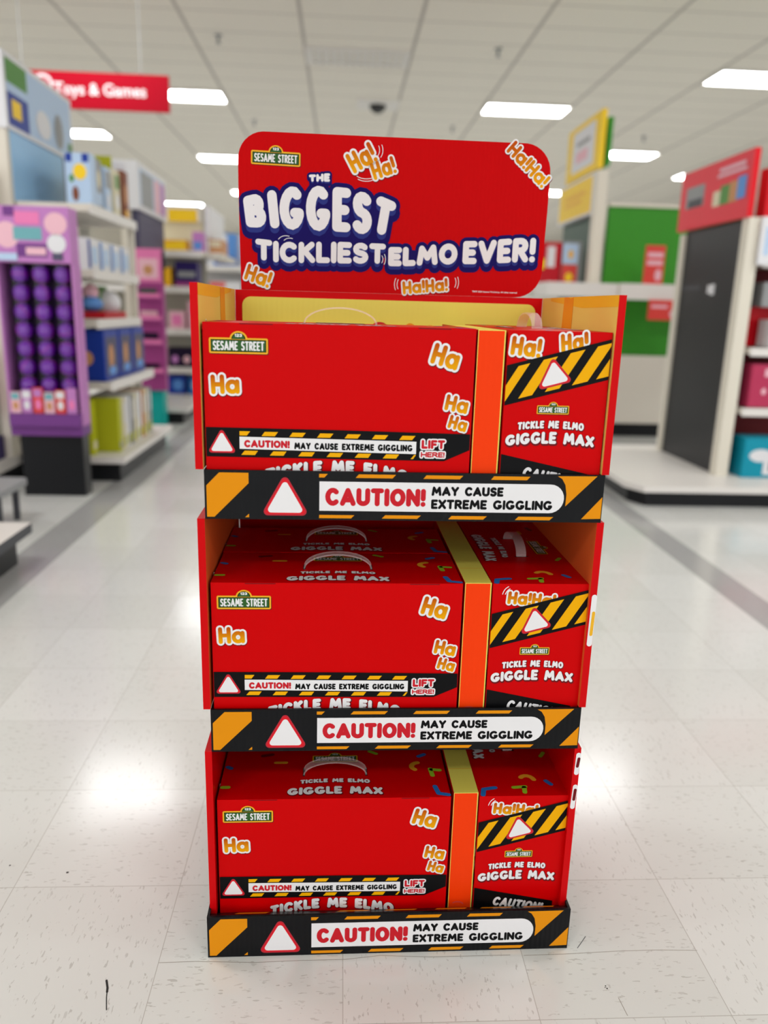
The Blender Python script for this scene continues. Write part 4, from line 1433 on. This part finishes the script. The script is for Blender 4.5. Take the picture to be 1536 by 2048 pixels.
# ---- endcap two, further along the left side
t = thing('endcap_shelf', 'second white endcap at left with a slate panel under a picture header', 'shelf unit', (-1.7, 7.5, 0))
part_box('kick_plate', t, (-2.0, -1.42, 7.2, 8.1, 0, .1), KICK)
part_box('base_deck', t, (-2.0, -1.38, 7.2, 8.1, .1, .14), SHELF_FRONT)
part_box('slate_panel', t, (-1.78, -1.70, 7.06, 8.0, 1.37, 1.80), NAVY_PANEL)
part_box('back_panel', t, (-1.78, -1.72, 7.06, 8.0, .14, 1.37), BACK_GREY)
part_box('upright', t, (-1.84, -1.76, 7.02, 7.08, 0, 2.15), POST)
part_box('upright', t, (-1.84, -1.76, 8.0, 8.05, 0, 2.15), POST)
carton('header_poster', 'framed picture header with blue and pink panels on the second left endcap', 'poster', (-2.0, -1.68, 6.98, 8.05, 1.80, 2.17), BOX_WHITE,
       [('+x', 'r', .06, .1, .94, .88, PALE_BLUE), ('+x', 'r', .1, .1, .5, .84, GREY), ('+x', 'r', .55, .1, .75, .84, PALE_PINK), ('+x', 'r', .78, .1, .94, .84, LILAC), ('-y', 'r', .1, .1, .9, .9, BOX_WHITE), ('-y', 'r', .45, .0, .7, .8, PALE_PINK)], chamfer=False, parent=t)
t = thing('side_rack', 'narrow pink and plum hanging rack on the side of the second left endcap', 'display rack', (-1.62, 7.0, .32))
mb = MB()
mb.box(-.11, .11, -.04, .05, 0, 1.16, PLUM)
fr = frame((-.11, -.04, 0), (1, 0, 0), (0, 0, 1))
for v, m_ in ((.18, VOID), (.44, VOID), (.62, PALE_PINK), (.80, DARK_GREEN)):
    mb.print_([rect(.03, .17, v, v + .05)], fr, .0006, m_)
mb.build('card_back', t)
mb = MB(); mb.box(-.11, .11, -.05, .05, .90, 1.17, PINK)
fr = frame((-.11, -.05, 0), (1, 0, 0), (0, 0, 1))
mb.print_([rect(.03, .19, .93, 1.09)], fr, .0006, PALE_PINK)
mb.print_([disc(.11, 1.0, .04)], fr, .0012, SKIN_TAN)
mb.build('header', t)
for v in (.14, .38, .58, .76):
    mb = MB()
    mb.box(-.10, .10, -.09, -.04, v, v + .018, PLUM)
    mb.box(-.10, .10, -.09, -.085, v + .018, v + .05, PINK)
    mb.build('pocket', t)
carton('storage_bin', 'teal cardboard bin on the floor below the pink hanging rack', 'bin', (-1.71, -1.55, 7.0, 7.15, 0, .31), TEAL, [('-y', 'r', .1, .1, .9, .9, TEAL)])

# ---- third fixture on the left: open shelves facing the camera
t = thing('aisle_shelf', 'cream shelf unit with a yellow header panel, deep on the left side', 'shelf unit', (-1.6, 8.5, 0))
part_box('kick_plate', t, (-2.6, -1.40, 8.3, 8.7, 0, .1), KICK)
part_box('base_deck', t, (-2.6, -1.36, 8.2, 9.6, .1, .15), SHELF_FRONT)
part_box('back_panel', t, (-2.6, -1.42, 8.68, 8.72, .15, 1.9), BACK_GREY)
for z in (1.51, 1.17, .76, .38):
    shelf_part(t, (-2.6, -1.37, 8.2, 8.68, z, z + .045), '-y')
part_box('end_shelf', t, (-1.40, -1.22, 8.35, 9.5, 1.51, 1.555), SHELF)
part_box('header_panel', t, (-2.2, -1.42, 8.60, 8.66, 1.60, 2.00), CREAM)
mb = MB(); mb.box(-1.80, -1.45, 8.56, 8.60, 1.86, 2.02, SHELF_FRONT)
mb.print_([rect(.03, .32, .0, .12)], frame((-1.80, 8.56, 1.86), (1, 0, 0), (0, 0, 1)), .001, YEL_SIGN)
mb.build('yellow_panel', t, t.location)
part_box('side_header', t, (-1.43, -1.36, 8.6, 9.6, 1.72, 2.02), BOX_WHITE)
for nm, lb, b, m, pr in (
        ('toy_carton', 'yellow toy box on the top shelf of the cream shelf unit', (-1.78, -1.54, 8.25, 8.45, 1.555, 1.66), SIGN_GOLD, [('-y', 'w', .05, .1, .95, .9, YEL_SIGN)]),
        ('toy_carton', 'small blue and pink box on the corner of the top shelf of the cream unit', (-1.48, -1.38, 8.25, 8.45, 1.555, 1.74), LILAC, [('-y', 'r', .1, .1, .9, .5, MID_BLUE)]),
        ('toy_carton', 'tan box on the end shelf of the cream shelf unit', (-1.38, -1.24, 8.6, 9.0, 1.555, 1.70), SKIN_TAN, [('-y', 'r', .1, .5, .9, .9, CREAM)]),
        ('toy_carton', 'dark navy box with pale lettering bar on the second shelf of the cream unit', (-1.66, -1.44, 8.25, 8.5, 1.215, 1.46), DARK_NAVY, [('-y', 'r', .12, .38, .9, .62, GREY), ('-y', 'r', .0, .0, 1.0, .2, PLUM)]),
        ('toy_carton', 'slim golden box left of the dark navy box on the cream unit', (-1.80, -1.70, 8.25, 8.5, 1.215, 1.40), SIGN_GOLD, []),
        ('toy_carton', 'pale pink carton on the third shelf of the cream unit, left one', (-1.74, -1.58, 8.25, 8.5, .805, .98), PALE_PINK, [('-y', 'r', .2, .2, .8, .8, PINK)]),
        ('toy_carton', 'pale pink carton on the third shelf of the cream unit, right one', (-1.55, -1.40, 8.25, 8.5, .805, 1.08), PALE_PINK, [('-y', 'o', .2, .5, .8, .9, PINK)]),
        ('toy_carton', 'dark carton with pale dots on the fourth shelf of the cream unit', (-1.76, -1.42, 8.25, 8.5, .425, .62), VOID, [('-y', 'o', .1, .2, .3, .6, LILAC), ('-y', 'o', .45, .2, .65, .6, PALE_PINK), ('-y', 'o', .75, .2, .95, .6, LILAC)]),
        ('toy_carton', 'mid blue carton on the base deck of the cream unit, left one', (-1.78, -1.60, 8.25, 8.5, .15, .34), BOX_BLUE, [('-y', 'o', .3, .2, .9, .8, MID_BLUE)]),
        ('toy_carton', 'mid blue carton on the base deck of the cream unit, right one', (-1.57, -1.40, 8.25, 8.5, .15, .32), CONF_BLUE, [('-y', 'o', .2, .2, .7, .9, PALE_BLUE)])):
    carton(nm, lb, 'toy box', b, m, pr, 'boxes on the cream shelf unit')

# ---- fourth fixture, far left beside the header board
t = thing('aisle_shelf', 'far white shelf unit beside the left edge of the header board', 'shelf unit', (-1.5, 11.4, 0))
part_box('base_deck', t, (-2.4, -1.05, 11.0, 11.9, .0, .15), KICK)
part_box('back_panel', t, (-2.4, -1.10, 11.7, 11.75, .15, 2.0), BOX_WHITE)
for z in (1.50, 1.05, .6):
    shelf_part(t, (-2.4, -1.05, 11.0, 11.7, z, z + .05), '-y')
carton('toy_carton', 'blue and white carton on the far shelf beside the header board', 'toy box', (-1.72, -1.42, 11.1, 11.4, 1.55, 1.97), MID_BLUE, [('-y', 'r', .38, .3, .62, .95, BOX_WHITE), ('-y', 'r', .1, .05, .9, .3, BOX_BLUE)])
carton('toy_carton', 'small coral carton right of the far blue and white carton', 'toy box', (-1.32, -1.10, 11.1, 11.4, 1.55, 1.68), TAG_RED, [])
carton('toy_carton', 'white carton under the far shelf beside the header board', 'toy box', (-1.78, -1.36, 11.1, 11.4, 1.10, 1.36), BOX_WHITE, [('-y', 'r', .0, .7, .5, .95, TAG_RED)])
carton('toy_carton', 'grey carton under the far shelf, nearest the display', 'toy box', (-1.30, -1.12, 11.1, 11.4, 1.10, 1.40), GREY, [('-y', 'o', .2, .2, .8, .8, BOX_WHITE)])

# ---- right side: near endcap with the black panel
t = thing('endcap_shelf', 'empty endcap at right with a tall black panel on a white deck', 'shelf unit', (2.1, 5.0, 0))
mb = MB()
pl = [(1.76, 4.32), (2.40, 4.32), (2.40, 5.7), (1.70, 5.7), (1.70, 4.46)]
mb.prism(pl, frame((0, 0, 0), (1, 0, 0), (0, 1, 0)), 0, .088, KICK)
mb.build('kick_plate', t, t.location)
mb = MB()
pl = [(1.73, 4.28), (2.40, 4.28), (2.40, 5.75), (1.66, 5.75), (1.66, 4.42)]
mb.prism(pl, frame((0, 0, 0), (1, 0, 0), (0, 1, 0)), .088, .122, SHELF_FRONT)
mb.build('base_deck', t, t.location)
mb = MB()
mb.box(2.32, 2.36, 4.70, 5.50, .122, 1.62, PANEL_BLACK)
fr = frame((2.32, 5.50, .122), (0, -1, 0), (0, 0, 1))
mb.print_([rect(.0, .30, 1.115, 1.14)], fr, .0006, DARK_GREY)
mb.build('back_panel', t, t.location)
mb = MB()
mb.box(2.312, 2.32, 4.99, 5.03, 1.20, 1.265, BOX_WHITE); mb.box(2.312, 2.32, 5.035, 5.075, 1.21, 1.26, BOX_WHITE)
mb.build('tag_holder', t, t.location)
part_box('upright', t, (2.30, 2.375, 4.62, 4.70, .122, 1.62), POST)
part_box('upright', t, (2.30, 2.36, 5.50, 5.56, .122, 1.60), POST)
# red header
carton('header_sign', 'red sign board with picture strip on top of the black panel endcap', 'sign', (2.28, 2.315, 4.62, 5.58, 1.62, 1.985), BOARD_RED,
       [('-x', 'r', .10, .36, .38, .72, GREY), ('-x', 'r', .14, .36, .36, .5, DARK_GREY), ('-x', 'r', .52, .28, .66, .52, CREAM), ('-x', 'r', .62, .28, .76, .58, GREEN_TOY), ('-x', 'r', .74, .28, .86, .60, SKIN_TAN), ('-x', 'r', .84, .30, .95, .64, MID_BLUE),
        ('-x', 'r', .56, .72, .94, .77, PALE_PINK), ('-x', 'r', .58, .80, .92, .86, PALE_PINK)], faces={'front': SIGN_RED_SIDE}, chamfer=False, parent=t)
# shelves behind it that face the camera
t = thing('aisle_shelf', 'white shelf bay with red backing at the right edge of the view', 'shelf unit', (2.9, 4.9, 0))
part_box('kick_plate', t, (2.40, 3.6, 4.32, 5.1, 0, .088), KICK)
part_box('base_deck', t, (2.40, 3.6, 4.28, 5.1, .088, .122), SHELF_FRONT)
part_box('back_panel', t, (2.40, 3.5, 5.0, 5.04, .122, 1.60), MAROON)
for z in (1.36, .86, .505):
    shelf_part(t, (2.40, 3.5, 4.62, 5.0, z, z + .032), '-y')
for nm, lb, b, m, pr in (
        ('toy_carton', 'bright teal box with white rounded shapes on the deck at the right edge', (2.44, 2.80, 4.58, 4.75, .122, .365), BOX_TEAL, [('-y', 'o', .10, .40, .50, .72, BOX_WHITE), ('-y', 'o', .40, .42, .85, .74, BOX_WHITE), ('-y', 'r', .36, .08, .60, .6, BOX_WHITE), ('-y', 'r', .46, .18, .52, .4, DARK_GREY)]),
        ('toy_carton', 'crimson box with pink glow pattern on the second shelf at right', (2.44, 2.85, 4.62, 4.8, .545, .80), CRIMSON_PINK, [('-y', 'o', .18, .3, .25, .45, PALE_PINK), ('-y', 'r', .2, .72, .6, .9, PALE_PINK), ('-y', 'o', .4, .05, .8, .5, PALE_PINK)]),
        ('toy_carton', 'bright red carton behind the white tubs on the shelf at right', (2.41, 2.75, 4.82, 4.95, .90, 1.15), SIGN_RED_SIDE, []),
        ('toy_carton', 'white carton in front of the bright red one on the shelf at right', (2.52, 2.80, 4.62, 4.78, .90, 1.06), BOX_WHITE, [('-y', 'r', .1, .1, .4, .9, PALE_PINK)]),
        ('toy_carton', 'grey carton with a dark patch hung high on the right shelf bay', (2.46, 2.80, 4.66, 4.8, 1.13, 1.27), GREY, [('-y', 'r', .3, .5, .6, .85, DARK_GREY)]),
        ('toy_carton', 'white price card carton beside the top of the black panel', (2.36, 2.44, 4.58, 4.604, 1.36, 1.62), BOX_WHITE, [('-y', 'r', .3, .2, .7, .8, PALE_BLUE)]),
        ('toy_carton', 'pale carton on the top shelf at the right edge', (2.48, 2.8, 4.64, 4.8, 1.395, 1.58), PALE_PINK, [('-y', 'r', .2, .2, .8, .7, BOX_WHITE)])):
    carton(nm, lb, 'toy box', b, m, pr, 'boxes on the right shelf bay')
carton('wall_sign', 'plain red sign block at the right edge above the shelf bay', 'sign', (2.42, 3.3, 4.70, 4.80, 1.62, 1.90), SIGN_RED_SIDE, [('-y', 'r', .3, .9, .9, .99, PALE_PINK)], chamfer=False)

# ---- right side, further: green-backed shelf with price signs
t = thing('aisle_shelf', 'long shelf unit with a bright green back panel on the right', 'shelf unit', (2.7, 6.9, 0))
part_box('kick_plate', t, (2.245, 3.4, 6.97, 7.3, 0, .12), KICK)
part_box('base_panel', t, (2.245, 3.4, 6.95, 7.3, .12, .72), SHELF)
part_box('back_panel', t, (2.245, 3.4, 6.97, 7.02, .72, 1.95), GREEN_PANEL)
part_box('top_trim', t, (2.245, 3.4, 6.95, 7.03, 1.95, 1.975), POST)
shelf_part(t, (2.245, 3.4, 6.55, 6.97, 1.20, 1.31), '-y')
carton('price_sign', 'upright coral price card standing on the green-backed shelf', 'price sign', (2.47, 2.63, 6.62, 6.64, 1.31, 1.62), TAG_RED, [('-y', 'r', .1, .5, .9, .62, PALE_PINK), ('-y', 'r', .1, .7, .9, .82, PALE_PINK), ('-y', 'o', .55, .1, .9, .4, PALE_PINK)], chamfer=False)
carton('price_sign', 'wide coral price card hanging under the green-backed shelf', 'price sign', (2.50, 2.76, 6.518, 6.533, 1.03, 1.19), TAG_RED, [('-y', 'r', .08, .6, .6, .75, PALE_PINK), ('-y', 'o', .68, .15, .92, .5, PALE_PINK)], chamfer=False)

# ---- right side: endcap with yellow signs
t = thing('endcap_shelf', 'endcap with dark green panel and yellow signs right of the header board', 'shelf unit', (2.1, 7.6, 0))
part_box('back_panel', t, (2.19, 2.23, 7.03, 8.2, .15, 1.95), DARK_GREEN)
part_box('base_deck', t, (1.75, 2.23, 7.03, 8.3, 0, .15), KICK)
shelf_part(t, (1.62, 2.19, 7.03, 8.3, 1.24, 1.31), '-x')
part_box('end_shelf', t, (1.66, 2.24, 6.55, 7.03, 1.20, 1.31), SHELF_FRONT)
part_box('upright', t, (2.10, 2.19, 6.90, 7.0, 0, 2.22), POST)
shelf_part(t, (1.72, 2.19, 7.03, 8.3, .75, .80), '-x')
carton('endcap_sign', 'yellow sign panel on the endcap right beside the header board', 'sign', (2.13, 2.19, 7.1, 8.2, 1.90, 2.24), BOX_WHITE, [('-x', 'r', .03, .06, .97, .94, YEL_SIGN), ('-x', 'r', .2, .55, .8, .66, SIGN_GOLD), ('-x', 'r', .2, .38, .7, .48, SIGN_GOLD)], chamfer=False, parent=t)
carton('hanging_sign', 'tall yellow framed white sign above the yellow endcap sign', 'sign', (2.14, 2.18, 7.05, 8.05, 2.26, 2.72), YEL_SIGN, [('-x', 'r', .16, .14, .84, .9, BOX_WHITE), ('-x', 'r', .3, .6, .7, .68, GREY), ('-x', 'r', .3, .3, .65, .5, PALE_PINK)], chamfer=False)
carton('sign_backer', 'green board right behind the tall yellow framed sign', 'sign', (2.20, 2.24, 7.05, 8.05, 2.28, 2.66), GREEN_PANEL, chamfer=False)
for lb, b, m, pr in (
        ('red carton with white patch on the endcap shelf right of the header board', (1.72, 1.90, 7.1, 7.4, 1.31, 1.66), BOX_RED, [('-y', 'r', .3, .4, .7, .9, BOX_WHITE), ('-y', 'r', .0, .35, .2, .6, YEL_SIGN)]),
        ('pale blue over coral carton with grey side on the endcap shelf', (1.91, 2.08, 7.1, 7.4, 1.31, 1.67), GREY, [('-y', 'r', .0, .48, .8, .95, PALE_BLUE), ('-y', 'o', .3, .6, .55, .8, SIGN_GOLD), ('-y', 'r', .0, .0, .8, .46, TAG_RED), ('-y', 'o', .2, .05, .6, .28, YEL_SIGN)]),
        ('white topped red carton farther back on the endcap shelf', (1.66, 1.86, 7.6, 7.9, 1.31, 1.70), BOX_WHITE, [('-y', 'r', .0, .0, 1.0, .6, BOX_RED)])):
    carton('gift_carton', lb, 'toy box', b, m, pr, 'cartons on the endcap shelf at right')
